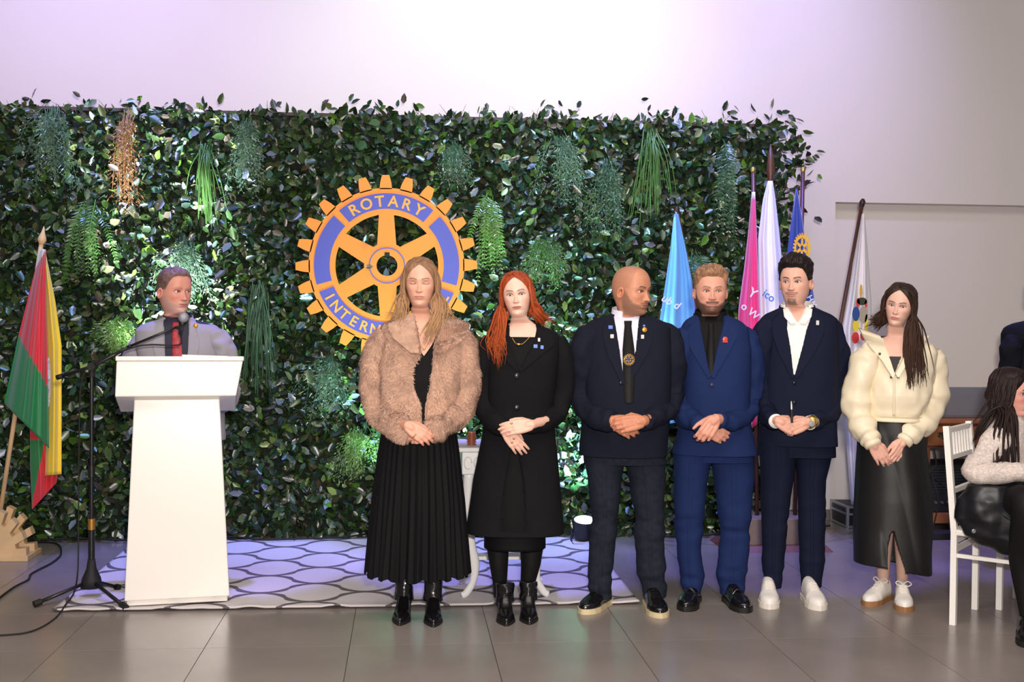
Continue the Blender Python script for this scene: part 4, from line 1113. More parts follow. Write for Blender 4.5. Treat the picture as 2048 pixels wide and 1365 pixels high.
def long_hair(H, data, parent, col, guides, part=0.0, cap=.010, n=90, seed=3, rad=.0085, wave=.006, wfreq=3.0, colvar=.35, tipcol=None):
    """cap over the skull plus many tapering locks; guides[side] = list of waypoint lists (local metres x,f,z) chosen at random"""
    X, F, Z, hm, g = data; r = np.random.default_rng(seed); col = np.array(col)
    nrm = grid_normals(g); q = np.stack([X*160, F*40, Z*30], -1); nz = vnoise(q, seed)
    th_ = np.abs(THETA)[None, :]*np.ones_like(Z); soft = .25+.75*sstep(0, .03, Z-hairline(th_, 'part')); off = hm*(cap+.0025*nz)*soft-(1-hm)*.005
    s = g+nrm*off[..., None]*H.k; s[-1] = s[-1].mean(0)
    keep = hm > .02
    mb = MB().add(s.reshape(-1, 3), [q for q in grid_faces(*Z.shape) if any(keep.ravel()[list(q)])], np.clip((col*(1+.25*nz)[..., None]).reshape(-1, 3), 0, 1))
    for side in (-1, 1):
        for i in range(n):
            phi = (i+r.uniform(0, 1))/n                       # 0 front .. 1 back
            f0 = .068-.135*phi; zt = .121-.9*max(0, f0-.02)**1.35-.8*max(0, -f0-.03)**1.5
            f1 = f0*.95-.008; f2 = .046-.135*phi
            w2 = (.074+.012*min(1, phi/.22))*math.sqrt(max(.05, 1-(max(0, -f2)/.112)**2))
            pts = [(part+side*.004, f0, zt), (part*.5+side*.040, f1, zt-.008-.012*r.random()), (side*.070, f1*.6+f2*.4, .070), (side*(w2+.002), f2, .018), (side*(w2+.004), f2-.004, -.035)]
            gd = guides[side]; wp = gd[int(r.integers(len(gd)))]
            jit = r.normal(0, .010, 3)
            for (a, b, c) in wp: pts.append((a+jit[0]*(1+r.random()), b+jit[1]+(-.02*phi), c+jit[2]))
            pts = np.array(pts); pts[:5] += r.normal(0, .0022, (5, 3))
            pts[-1, 2] += r.uniform(-.03, .045)
            m = 26; pp = catmull(pts, m); t = np.linspace(0, 1, m)
            ph = r.uniform(0, 6.28); wv = wave*sstep(.35, .8, t)
            pp[:, 0] += wv*np.sin(t*6.28*wfreq+ph); pp[:, 1] += wv*.6*np.cos(t*6.28*wfreq+ph)
            R = rad*r.uniform(.6, 1.15)*(np.clip(t/.06, .35, 1))*(1-sstep(.62, 1.0, t)*.86)
            w = H.tf(pp[:, 0], pp[:, 1], pp[:, 2], np.ones(m))
            cc = col*(1+r.normal(0, colvar*.5))
            v, f = tube(w, np.stack([R*H.k, R*.62*H.k], 1), 6, up=(0, 1, 0))
            tt = np.repeat(t, 6)[:, None]
            ccs = cc*(1-tt*.0)+0*tt
            if tipcol is not None: ccs = cc*(1-tt**1.5)+np.array(tipcol)*tt**1.5
            mb.add(v, f, np.clip(ccs*np.ones((len(v), 1)), 0.002, 1))
    return mb.build('hair', M_HAIR, parent)

# ---------------------------------------------------------------- clothes
def sleeve(mb, pts, rad, seed, amp=.006, m=60, seg=40, col=(1, 1, 1), sx=16, mat=0, rings=0):
    v, f = tube(pts, rad, seg, m=m, caps=True)
    g = v.reshape(m, seg, 3); ce = g.mean(1, keepdims=True); n = g-ce; n /= np.linalg.norm(n, axis=2, keepdims=True)
    t = np.linspace(0, 1, m)[:, None]
    bend = np.exp(-((t-.58)/.16)**2)
    d = vnoise(g*sx, seed)+.6*vnoise(g*sx*2.2, seed+1)-bend*1.3*np.abs(vnoise(g*np.array([sx*.8, sx*.8, sx*2.2]), seed+2))
    if rings: d = d*.6+1.0*np.sin(t*2*math.pi*rings+2.0*vnoise(g*9, seed+5))*.8
    env = np.minimum(1, np.minimum(t/.05, (1-t)/.04))
    g = g+n*(amp*d*env)[..., None]
    mb.add(g.reshape(-1, 3), f, col, mat)
def strip(pa, pb, thick=.004, nrm=(0, -1, 0)):
    """ribbon between two point rows with thickness toward nrm"""
    pa, pb = np.asarray(pa), np.asarray(pb); n = len(pa); o = np.asarray(nrm, float)*thick
    V = np.concatenate([pa, pb, pa+o, pb+o])
    F = []
    for i in range(n-1):
        a, b, c, d = i, i+1, n+i+1, n+i
        F += [(a+2*n, b+2*n, c+2*n, d+2*n), (d, c, b, a), (a, b, b+2*n, a+2*n), (d+2*n, c+2*n, c, d)]
    F += [(0, 2*n, 3*n, n), (n-1, 2*n-1, 4*n-1, 3*n-1)]
    return V, F
def lapel(name, T, inner, outer, m, parent, off=.004, thick=.005, k=24):
    """inner / outer: pixel polylines on the garment front"""
    def rs(p):
        p = np.array(p, float); t = np.linspace(0, len(p)-1, k); return np.stack([np.interp(t, np.arange(len(p)), p[:, c]) for c in (0, 1)], 1)
    a = [T.fpx(x, y, off) for x, y in rs(inner)]; b = [T.fpx(x, y, off) for x, y in rs(outer)]
    v, f = strip(a, b, thick); return MB().add(v, f).build(name, m, parent, sharp=50)
def disc(p, r, thick=.004, nrm=(0, -1, 0), seg=14, dome=.0):
    p = np.asarray(p, float); n = np.asarray(nrm, float)
    return tube([p, p+n*thick*.7, p+n*thick], [r, r, r*.8], seg)
def button(T, px, py, r, m, parent, off=.004, name='button'):
    return MB().add(*disc(T.fpx(px, py, off), r, .005)).build(name, m, parent, sharp=50)
def badge(T, px, py, w, h_, m, parent, off=.010, name='lapel_pin'):
    p = T.fpx(px, py, off); return MB().box((p[0]-w, p[1]-.004, p[2]-h_), (p[0]+w, p[1], p[2]+h_)).build(name, m, parent, smooth=False, bevel=.002)

def shoe(parent, toe, heel_dx, L=.285, wid=.052, hgt=.088, col=None, sole=None, kind='dress', toe_sharp=.5, heel=0.0, name='shoe', laces=None, ankle=None):
    toe = np.array([toe[0], toe[1], 0.]); vd = toe/np.linalg.norm(toe); pd_ = np.array([vd[1], -vd[0], 0]); hl = toe+pd_*heel_dx+vd*math.sqrt(max(.01, L*L-heel_dx**2)); ax = (toe-hl)/L; sd = np.array([-ax[1], ax[0], 0])*-1
    ts = np.linspace(0, 1, 34); g = []
    base = .022 if heel == 0 else .010
    for t in ts:
        w = wid*np.interp(t, [0, .04, .12, .3, .5, .68, .85, .95, 1], [.25, .55, .70, .72, .82, 1.0, .86 if toe_sharp < .7 else .62, .52 if toe_sharp < .7 else .26, .06])
        h_ = hgt*np.interp(t, [0, .03, .12, .30, .42, .55, .75, .9, .97, 1], [.55, .9, 1.05, 1.02, .92, .70, .50, .40, .28, .06])
        lift = base+heel*np.interp(t, [0, .25, .62, 1], [1, .85, .05, 0])
        a = np.linspace(-math.pi/2, math.pi/2, 17)
        x = np.sin(a); z = np.cos(a)
        xx = w*np.sign(x)*np.abs(x)**.8; zz = lift+h_*np.abs(z)**.75
        xx = np.r_[xx, -xx[1:-1]*.0+np.linspace(w, -w, 17)[1:-1]]; zz = np.r_[zz, np.full(15, lift)]
        c = hl+ax*L*t
        g.append(c+sd*xx[:, None]+np.array([0, 0, 1])*zz[:, None])
    g = np.array(g)
    mb = MB(); addgrid(mb, g, flip=False, capb=True, capt=True)
    sh = mb.build(name, col, parent)
    # sole: outline plate
    V = []; n = 0
    out = []
    for t in ts:
        w = wid*1.07*np.interp(t, [0, .04, .12, .3, .5, .68, .85, .95, 1], [.30, .6, .74, .74, .84, 1.0, .88 if toe_sharp < .7 else .64, .55 if toe_sharp < .7 else .3, .10])
        lift = heel*np.interp(t, [0, .25, .62, 1], [1, .85, .05, 0]); out.append((t*1.02-.01, w, lift))
    g2 = []
    for t, w, lift in out:
        c = hl+ax*L*t; b0 = lift
        g2.append([c+sd*w+[0, 0, b0], c+sd*w+[0, 0, b0+base+.004], c-sd*w+[0, 0, b0+base+.004], c-sd*w+[0, 0, b0]])
    mb = MB(); g2 = np.array(g2); addgrid(mb, g2, flip=True, capb=True, capt=True); mb.build('sole', sole, sh, sharp=40)
    if heel > .03:
        c = hl+ax*L*.09
        MB().add(*tube([c+[0, 0, heel+base], c+[0, 0, heel*.5], c+[0, 0, .0]], [.020, .009, .007], 10)).build('heel', sole, sh)
    if laces is not None:
        for t in (.44, .50, .56, .62):
            c = hl+ax*L*t; h_ = hgt*np.interp(t, [.42, .55, .75], [.92, .70, .50])+base+.002; w = wid*.42
            MB().add(*tube([c+sd*w+[0, 0, h_-.007], c+[0, 0, h_+.002], c-sd*w+[0, 0, h_-.007]], .0032, 6, m=8)).build('lace', laces, sh)
        if kind == 'bow':
            c = hl+ax*L*.40+np.array([0, 0, hgt*.95+base])
            for s_ in (-1, 1):
                MB().add(*tube([c, c+sd*s_*.022+[0, 0, .016], c+sd*s_*.038+[0, -.008, .006], c+sd*s_*.02+[0, -.012, -.006], c], .0028, 6, m=16)).build('lace_bow', laces, sh)
    return sh, hl, ax
def boot_shaft(parent, hl, ax, L, pts, rad, m, seed):
    mb = MB(); sleeve(mb, pts, rad, seed, .004, 40, 28, sx=30); return mb.build('boot_shaft', m, parent)
def trousers(parent, Y, pelvis, legs, m, seed, amp=.006, name='trousers'):
    mb = MB()
    T = Trunk(rowspx(Y, pelvis)); addgrid(mb, fold(T.grid(np.linspace(T.z0, T.z1, 30)), .004, 8, 8, seed), capb=True, capt=True)
    for i, lg in enumerate(legs):
        R = Trunk(rowspx(Y, lg), n=2.15); g = R.grid(np.linspace(R.z0, R.z1, 110))
        z = g[..., 2]; zb = R.z0
        q = g*np.array([7, 7, 11]); lo = np.exp(-((z-zb)/.16)**2); kn = np.exp(-((z-(R.z0+.48*(R.z1-R.z0)))/.09)**2)
        d = vnoise(q, seed+i)*.7+vnoise(g*np.array([9, 9, 30]), seed+7+i)*(1.5*lo+.9*kn)+.3*vnoise(q*2.5, seed+11+i)
        g = g+grid_normals(g)*(amp*d)[..., None]
        cf = np.exp(-(THETA2/.10)**2)[None, :, None]*np.array([0, -.005, 0]); g = g+cf
        addgrid(mb, g, capb=True, capt=True)
    return mb.build(name, m, parent)
def jacket(name, T, zs, arms, m, parent, recess=None, seed=1, amp=.004, samp=.006, rdepth=.035, extra=None, sx=7, rings=0, ssx=14):
    mb = MB(); g = T.grid(zs, 0.0, THETA2, None)
    g = fold(g, amp, sx, sx*.7, seed)
    if recess is not None:
        for j, z in enumerate(zs):
            b = recess(z)
            if b is None: continue
            cut_row(T, g[j], z, b, 0.0, rdepth)
    addgrid(mb, g, capt=True, capb=True)
    for i, (p, r) in enumerate(arms): sleeve(mb, p, r, seed+20+i, samp, rings=rings, sx=ssx)
    return mb.build(name, m, parent)

# ---------------------------------------------------------------- cast
def band(name, T, z, rise_b, rise_f, off, gap, m, parent, lean=-.006, drop=.03):
    """collar standing round the neck, open at the front by +-gap radians"""
    th = np.linspace(gap, 2*math.pi-gap, 60); th = np.where(th > math.pi, th-2*math.pi, th)
    k = 7; g = []; fr = (1+np.cos(th))/2; zt = T.z1
    for i in range(k):
        t = i/(k-1); r = T.ring(zt, th, off+.012*(1-t)**2+lean*t)
        r[:, 2] = zt-drop*(1-t)+t*(rise_b*(1-fr)+rise_f*fr)-.012*fr*(1-t); g.append(r)
    g = np.array(g)
    o = MB().add(g.reshape(-1, 3), grid_faces(k, 60, False)).build(name, m, parent)
    s = o.modifiers.new('solid', 'SOLIDIFY'); s.thickness = .004; s.offset = 1
    return o
def arm(Y, pts, k=None):
    p = [P(a[0], a[1], Y+a[2]) for a in pts]; return p, [a[3] for a in pts]
def hand(Y, w, d, back, thumb, curl=(30, 40, 25), armpt=None, k=1.0, tcurl=.3, spread=2):
    return dict(wrist=P(w[0], w[1], Y+w[2]), d=d, back=back, thumb=thumb, curl=curl, arm=None if armpt is None else P(armpt[0], armpt[1], Y+armpt[2]), k=k, tcurl=tcurl, spread=spread)
def zpx(py, Y, px=1024): return float(P(px, py, Y)[2])
def person(label, x, y): return empty('person', (x, y, 0), label, 'person')
def tie_mesh(T, pts, m, parent, off=.001, name='tie'):
    a = [T.fpx(x-w, y, off) for x, y, w in pts]; b = [T.fpx(x+w, y, off) for x, y, w in pts]; c = [T.fpx(x, y, off+.008) for x, y, w in pts]
    n = len(pts); V = a+c+b
    F = []
    for i in range(n-1):
        for s_ in (0, 1): F.append((s_*n+i, s_*n+i+1, (s_+1)*n+i+1, (s_+1)*n+i))
    return MB().add(V, F).build(name, m, parent)
def suit(o, T, Y, arms, m, vrec, seed, shirt_m, zneck, lap, buttons, btn_m, name='suit_jacket', zs=None, collar_m=None, samp=.012, shirt_v=None):
    zs = np.linspace(T.z0, T.z1-.006, 150)
    sh = MB(); addgrid(sh, T.grid(np.linspace(T.z0+.3, T.z1-.002, 90), -.008, THETA2, shirt_v, .03), capt=shirt_v is None); sh_o = sh.build('shirt', shirt_m, o)
    jk = jacket(name, T, zs, arms, m, o, vrec, seed, .0055, samp, sx=9)
    for inner, outer in lap: lapel('lapel', T, inner, outer, m, jk)
    for b in buttons: button(T, b[0], b[1], .0085, btn_m, jk)
    band('jacket_collar', T, T.z1, .018, -.01, .012, .85, m, jk, drop=.035)
    return jk, sh_o
M_BTN = mat('dark_button', rgb(20, 19, 24), .3); M_PINW = mat('pin_white', rgb(214, 206, 200), .35); M_PINB = mat('pin_blue', rgb(92, 128, 206), .35); M_PING = mat('pin_gold', rgb(226, 160, 52), .3, metal=.5)
SK = lambda r, g, b: np.array(rgb(r, g, b))
M_LEATH = mat('black_leather', rgb(16, 15, 17), .22, spec=.6, bump=(60, .15, .003)); M_SOLEB = mat('black_sole', rgb(18, 17, 17), .6)

# ---- the speaker at the lectern
Y = 6.36; o = person('bearded man in light grey blazer speaking behind the white lectern', float(P(358, 900, Y)[0]), Y)
T = Trunk(rowspx(Y, [(634, 330, 380, .055, .07), (641, 312, 400, .07, .085), (650, 284, 430, .09, .10), (662, 273, 446, .10, .115), (700, 274, 446, .125, .12), (770, 284, 442, .14, .13), (872, 280, 452, .145, .14), (880, 280, 452, .145, .14)]))
M_GREYJ = mat('grey_blazer', rgb(150, 146, 152), .8, var=(250, .08)); M_NAVYS = mat('navy_shirt', rgb(30, 30, 52), .7)
arms = [arm(Y, [(296, 672, 0, .056), (275, 705, 0, .064), (268, 765, .02, .060), (282, 800, -.03, .056), (312, 800, -.12, .045)]), arm(Y, [(428, 668, 0, .056), (448, 702, 0, .064), (462, 755, .02, .060), (458, 800, -.03, .056), (430, 802, -.12, .045)])]
sp = dict(c=P(349, 583.5, Y-.03), k=1.05, yaw=33, pitch=2, skin=SK(214, 148, 128), blush=.7, brow=SK(120, 92, 78), browa=.5, open=.0045, gaze=20, iris=(.12, .16, .2), beard=('full', SK(188, 166, 158), .55), scalp=(SK(120, 96, 88), .6), hl=.004, lip=SK(176, 104, 96))
vr = recess_px(T, [(630, 326, 380), (660, 327, 379), (720, 329, 377), (810, 345, 362)])
H, body, hd = place_head(sp, T, T.z1-.01, o, [hand(Y, (316, 801, -.13), (.5, -.6, -.3), (0, -.3, 1), -1, armpt=(290, 802, -.05)), hand(Y, (427, 802, -.13), (-.5, -.6, -.3), (0, -.3, 1), 1, armpt=(450, 802, -.05))])
short_hair(H, hd, o, .006, SK(112, 88, 80), .003, 1.5, .5, 4)
jk, sh_o = suit(o, T, Y, arms, M_GREYJ, vr, 5, M_NAVYS, 0, [([(326, 640), (328, 690), (340, 800)], [(318, 642), (306, 690), (338, 802)]), ([(380, 636), (378, 690), (364, 800)], [(388, 640), (400, 690), (366, 802)])], [(353, 815)], M_BTN)
band('shirt_collar', T, T.z1-.012, .03, .004, .003, .5, M_NAVYS, sh_o)
M_TIER = mat('red_striped_tie', rgb(168, 40, 50), .5, var=(60, .4)); tie_mesh(T, [(352, 645, 6), (352, 652, 7), (354, 690, 9), (356, 760, 11)], M_TIER, o)
bd = T.fpx(391, 652, .012); MB().add(*tube([bd, bd+[0, -.004, 0]], [.013, .010], 12)).build('lapel_pin', M_PING, jk)
trousers(o, Y+.02, [(850, 288, 446, .13, .13), (905, 290, 446, .13, .13)], [[(870, 290, 366, .09, .09), (1000, 300, 360, .08, .08), (1135, 308, 352, .06, .07)], [(870, 364, 446, .09, .09), (1000, 372, 434, .08, .08), (1135, 378, 424, .06, .07)]], mat('grey_trousers', rgb(70, 70, 78), .8, spec=.12), 7)
for px in (330, 402): shoe(o, (float(P(px, 1100, Y)[0]), Y-.16), 0, .28, col=M_LEATH, sole=M_SOLEB)

# ---- woman in the fur jacket
Y = 5.50; o = person('woman with long blonde hair in a light brown fur jacket and black pleated skirt', float(P(840, 900, Y)[0]), Y)
T = Trunk(rowspx(Y, [(628, 818, 866, .052, .06), (637, 796, 890, .07, .08), (648, 768, 916, .09, .10), (664, 755, 930, .105, .115), (700, 752, 930, .13, .125), (760, 757, 922, .145, .125), (820, 760, 916, .14, .125), (846, 760, 916, .135, .125)]))
FURC = rgb(190, 152, 130); M_FUR = mat('tan_fur', rgb(182, 145, 124), .9, sheen=.3, var=(26, .28), bump=(160, .7, .006)); M_DRESS = mat('black_dress', rgb(15, 14, 16), .7, spec=.12)
arms = [arm(Y, [(778, 668, 0, .066), (757, 715, 0, .076), (754, 790, .02, .078), (768, 832, -.03, .076), (798, 856, -.15, .064), (818, 866, -.20, .050), (824, 869, -.21, .040)]), arm(Y, [(912, 668, 0, .066), (926, 715, 0, .074), (925, 785, .02, .076), (910, 828, -.03, .074), (884, 852, -.15, .064), (864, 864, -.20, .050), (858, 868, -.21, .040)])]
sp = dict(c=P(841, 567, Y-.03), k=.98, yaw=-4, pitch=2, wide=.94, nosew=.80, nose=.85, jaw=-.06, eye=1.22, hl='part',  skin=SK(222, 168, 144), open=0.0, brow=SK(112, 80, 62), browt=.0034, blush=.5, lip=SK(196, 124, 116), shadow=1.0)
H, body, hd = place_head(sp, T, T.z1-.006, o, [hand(Y, (816, 852, -.265), (.80, -.05, -.55), (.1, -1, .25), -1, (14, 28, 20), (800, 850, -.16), .92, .2), hand(Y, (862, 868, -.225), (-.85, -.1, -.15), (0, -1, -.1), 1, (35, 45, 30), (880, 856, -.15), .92)], trunk_off=-.022)
dr = MB(); dv = recess_px(T, [(620, 806, 886), (660, 814, 880), (690, 832, 866), (712, 846, 850)])
addgrid(dr, T.grid(np.linspace(T.z0, T.z1-.004, 110), -.012, THETA2, dv, .03), capb=True); dr.build('dress_top', M_DRESS, o)
fv = recess_px(T, [(622, 820, 880), (650, 831, 884), (690, 838, 870), (712, 838, 869), (740, 824, 867), (775, 825, 861), (815, 842, 853), (850, 844, 852)])
jk = jacket('fur_jacket', T, np.linspace(T.z0, T.z1-.01, 150), arms, M_FUR, o, fv, 31, .010, .012, .04, sx=14, ssx=18)
# wide fur collar
for inner, outer in (([(826, 626), (831, 650), (838, 690), (838, 706)], [(800, 634), (776, 650), (786, 676), (822, 706)]), ([(874, 626), (886, 648), (872, 690), (868, 705)], [(902, 634), (936, 648), (934, 668), (886, 704)])):
    lapel('fur_collar', T, inner, outer, M_FUR, jk, .012, .016)
def fur_pile(src, parent, n, L, col, seed, name='fur_pile'):
    r = np.random.default_rng(seed); me = src.data; nv = len(me.vertices)
    co_ = np.empty(nv*3); me.vertices.foreach_get('co', co_); co_ = co_.reshape(-1, 3); nn = np.empty(nv*3); me.vertices.foreach_get('normal', nn); nn = nn.reshape(-1, 3)
    A = []; Nn = []
    tri = [p.vertices[:] for p in me.polygons if len(p.vertices) == 4]; ar = np.array([p.area for p in me.polygons if len(p.vertices) == 4]); tri = np.array(tri)
    pick = r.choice(len(tri), n, p=ar/ar.sum()); u_, v_ = r.random((2, n, 1)); q = tri[pick]
    p = (co_[q[:, 0]]*(1-u_)+co_[q[:, 1]]*u_)*(1-v_)+(co_[q[:, 3]]*(1-u_)+co_[q[:, 2]]*u_)*v_
    nr = nn[q[:, 0]]
    flow = np.array([0, 0, -1.])+.9*np.stack([vnoise(p*11, 1), vnoise(p*11, 2), vnoise(p*11, 3)], 1)+r.normal(0, .25, (n, 3))
    flow -= nr*(flow*nr).sum(1, keepdims=True); flow /= np.linalg.norm(flow, axis=1, keepdims=True)
    d = flow*.8+nr*.55; tip = p+d*L*r.uniform(.6, 1.2, (n, 1)); w = np.cross(d, nr); w /= np.maximum(np.linalg.norm(w, axis=1, keepdims=True), 1e-6); w *= .0022
    V = np.stack([p-w, p+w, tip], 1).reshape(-1, 3); F = np.arange(3*n).reshape(-1, 3).tolist()
    cc = np.array(col)*(1+.22*vnoise(p*16, 7)+.12*r.normal(0, 1, n))[:, None]; cc = np.repeat(np.clip(cc, .02, 1), 3, 0)
    f_ = MB().add(V, F, cc).build(name, mat('fur_strands', (1, 1, 1), .8, attr=True), parent); tag(f_, kind='stuff')
fur_pile(jk, jk, 42000, .016, FURC, 5)
for ch in [c for c in jk.children if c.name.startswith('fur_collar')]: fur_pile(ch, jk, 5000, .016, FURC, 9)
gl = {-1: [[(-.088, .02, -.10), (-.105, .04, -.16), (-.125, .065, -.20)], [(-.084, .0, -.10), (-.10, .01, -.15), (-.14, .03, -.185)], [(-.085, .03, -.09), (-.085, .06, -.14), (-.10, .085, -.21)]],
      1: [[(.088, .03, -.09), (.085, .06, -.15), (.055, .105, -.22), (.035, .115, -.27)], [(.09, .02, -.09), (.10, .05, -.15), (.08, .10, -.21), (.06, .11, -.26)], [(.092, .0, -.09), (.12, .02, -.14), (.155, .04, -.175)]]}
long_hair(H, hd, o, SK(136, 100, 74), gl, .0, .012, 100, 3, .0085, .005, 2.2, .4, tipcol=SK(180, 140, 102))
sk = MB(); TS_ = Trunk(rowspx(Y, [(828, 770, 908, .13, .12), (900, 758, 918, .145, .135), (1000, 747, 928, .16, .155), (1148, 733, 937, .185, .185)]), n=2.1)
zs = np.linspace(TS_.z0, TS_.z1, 60); thp = np.linspace(-math.pi, math.pi, 480, endpoint=False)
g = np.stack([TS_.ring(z, thp) for z in zs]); t = ((TS_.z1-zs)/(TS_.z1-TS_.z0))[:, None]
pl = (np.abs(((thp*38/(2*math.pi)) % 1)-.5)*2-.5)*1.0+.25*np.sin(thp*7+1); pl = pl[None, :]*(.003+.012*t)+.010*t*np.sin(thp*11+2*t)
ce = g.mean(1, keepdims=True); nd = g-ce; nd /= np.linalg.norm(nd, axis=2, keepdims=True); g = g+nd*pl[..., None]
g[0, :, 2] += .008*np.sin(thp*19)
addgrid(sk, g); sk.build('pleated_skirt', M_DRESS, o)
M_TIGHT = mat('black_tights', rgb(24, 22, 24), .6, spec=.12)
for px, tp, dx in ((806, (799, 1253), .028), (866, (867, 1256), -.004)):
    tw = G(*tp); s_, hl, ax = shoe(o, tw, dx, .245, .043, .078, M_LEATH, M_SOLEB, toe_sharp=.9, heel=.065, name='boot')
    an = hl+ax*.065; boot_shaft(s_, hl, ax, .245, [an+[0, 0, .085], an+[0, .0, .13], an+[0, .01, .20], an+[0, .02, .30]], [(.048, .043), (.043, .040), (.050, .048), (.056, .052)], M_LEATH, 3)
p_ = T.fpx(848, 698, -.006); MB().add(*disc(p_, .006, .004)).build('pendant', M_GOLD, o)
nl = [T.fpx(x, y, -.012) for x, y in ((826, 664), (836, 684), (848, 697), (858, 684), (866, 666))]; MB().add(*tube(nl, .0012, 5, m=24)).build('necklace', M_GOLD, o)
for s_, px in ((1, 872), ): 
    e = H.tf(.086, -.004, -.044); MB().add(*tube([e+[0, -.006, .014], e+[0, -.008, 0], e+[0, -.006, -.012]], [.004, .006, .004], 8)).build('earring', mat('pearl', rgb(240, 232, 225), .2), o)
w_ = P(829, 872, Y-.30); MB().add(*tube([w_+np.array([.010*math.cos(a)*.7, -.010*math.sin(a), .010*math.cos(a)*.7]) for a in np.linspace(0, 6.28, 14)], .0022, 5)).build('ring', M_GOLD, o)

# ---- woman with red hair in a long black coat
Y = 5.57; o = person('woman with long red hair in a knee length black coat', float(P(1032, 900, Y)[0]), Y)
T = Trunk(rowspx(Y, [(646, 1018, 1070, .05, .06), (652, 1000, 1088, .065, .08), (660, 979, 1110, .08, .095), (676, 968, 1122, .098, .108), (720, 968, 1118, .13, .115), (770, 974, 1110, .132, .11), (815, 976, 1106, .118, .105), (870, 964, 1110, .13, .12), (960, 948, 1120, .15, .14), (1064, 932, 1128, .17, .16)]))
M_COAT = mat('black_wool_coat', rgb(21, 21, 23), .9, spec=.12, bump=(500, .25, .002))
arms = [arm(Y, [(988, 680, 0, .054), (968, 722, 0, .060), (963, 790, .02, .056), (974, 830, -.03, .054), (996, 850, -.15, .047), (1010, 858, -.19, .040)]), arm(Y, [(1108, 680, 0, .054), (1124, 722, 0, .060), (1124, 788, .02, .056), (1112, 826, -.03, .054), (1082, 846, -.15, .047), (1056, 850, -.225, .040)])]
sp = dict(c=P(1034, 590.5, Y-.03), k=.93, yaw=-5, roll=-6, wide=.96, nosew=.80, nose=.85, jaw=-.06, eye=1.22, hl='part',  skin=SK(232, 190, 170), open=.0050, gaze=4, iris=(.05, .045, .03), brow=SK(112, 66, 46), browt=.0038, blush=.35, lip=SK(176, 88, 84), shadow=1.2)
H, body, hd = place_head(sp, T, T.z1-.004, o, [hand(Y, (1062, 850, -.25), (-.96, -.05, -.14), (0, -1, .45), 1, (10, 14, 10), (1090, 842, -.16), .92, .1, 1), hand(Y, (1012, 862, -.225), (.62, -.05, -.78), (-.1, -1, .1), -1, (10, 18, 12), (996, 850, -.15), .90, .3, 3)], trunk_off=-.020)
dv = recess_px(T, [(636, 1000, 1090), (672, 1012, 1080), (674, 1022, 1070)])
dr = MB(); addgrid(dr, T.grid(np.linspace(zpx(880, Y), T.z1-.003, 120), -.011, THETA2, dv, .03)); dr.build('black_top', M_DRESS, o)
v1 = recess_px(T, [(638, 1012, 1082), (674, 1015, 1074), (700, 1022, 1060), (737, 1036, 1040)]); v2 = recess_px(T, [(872, 1027, 1031), (960, 1009, 1047), (1068, 995, 1057)])
jk = jacket('coat', T, np.linspace(T.z0, T.z1-.01, 220), arms, M_COAT, o, lambda z: v1(z) or v2(z), 41, .004, .006, .045)
lapel('lapel', T, [(1014, 652), (1017, 676), (1023, 702), (1037, 740)], [(990, 660), (984, 690), (1000, 708), (1034, 744)], M_COAT, jk); lapel('lapel', T, [(1080, 650), (1074, 676), (1061, 702), (1038, 740)], [(1100, 660), (1108, 690), (1088, 706), (1042, 744)], M_COAT, jk)
band('coat_collar', T, T.z1, .016, -.012, .016, .85, M_COAT, jk, drop=.035)
for y in (752, 816): button(T, 1034, y, .013, M_BTN, jk)
for x, y, w, h_, m in ((1078, 680, .006, .009, M_PINW), (1071, 693, .010, .009, M_PINB), (1084, 695, .008, .009, M_PINB)): badge(T, x, y, w, h_, m, jk)
badge(T, 1113, 885, .002, .014, M_GOLD, jk, .006, 'pocket_tab')
sk = MB(); TS_ = Trunk(rowspx(Y, [(850, 984, 1092, .11, .10), (960, 972, 1092, .13, .12), (1094, 968, 1090, .13, .13)])); addgrid(sk, fold(TS_.grid(np.linspace(TS_.z0, TS_.z1, 50)), .003, 9, 4, 3), capb=True); sk.build('skirt', M_DRESS, o)
tg = MB()
for lg in ([(1060, 972, 1020, .06, .06), (1095, 973, 1018, .055, .06), (1130, 979, 1016, .052, .062), (1165, 985, 1014, .040, .048), (1195, 988, 1013, .034, .04)], [(1060, 1039, 1088, .06, .06), (1095, 1040, 1086, .055, .06), (1130, 1042, 1081, .052, .062), (1165, 1041, 1071, .040, .048), (1195, 1041, 1067, .034, .04)]):
    R = Trunk(rowspx(Y+.04, lg), n=2.05); addgrid(tg, R.grid(np.linspace(R.z0, R.z1, 40)), capb=True, capt=True)
tg.build('tights', M_TIGHT, o)
for tp, dx in (((1013, 1254), -.012), ((1059, 1251), -.010)):
    tw = G(*tp); s_, hl, ax = shoe(o, tw, dx, .235, .043, .078, M_LEATH, M_SOLEB, toe_sharp=.9, heel=.06, name='ankle_boot')
    an = hl+ax*.065; boot_shaft(s_, hl, ax, .235, [an+[0, 0, .08], an+[0, 0, .11], an+[0, .004, .165]], [(.046, .041), (.042, .038), (.045, .042)], M_LEATH, 5)
gl = {-1: [[(-.090, .03, -.10), (-.105, .07, -.17), (-.13, .11, -.25), (-.125, .125, -.34)], [(-.088, .04, -.10), (-.085, .09, -.18), (-.095, .125, -.25), (-.085, .135, -.28)], [(-.095, .01, -.10), (-.12, .04, -.17), (-.155, .09, -.24), (-.14, .11, -.30)], [(-.09, .035, -.1), (-.10, .08, -.18), (-.115, .12, -.26), (-.12, .125, -.36)]],
      1: [[(.090, .0, -.09), (.11, -.02, -.13), (.15, -.05, -.16)], [(.086, -.02, -.09), (.10, -.05, -.14), (.11, -.07, -.20)], [(.09, .02, -.08), (.10, .0, -.12), (.125, -.02, -.155)]]}
long_hair(H, hd, o, SK(150, 62, 28), gl, -.01, .010, 95, 13, .0085, .008, 2.6, .45, tipcol=SK(164, 76, 36))
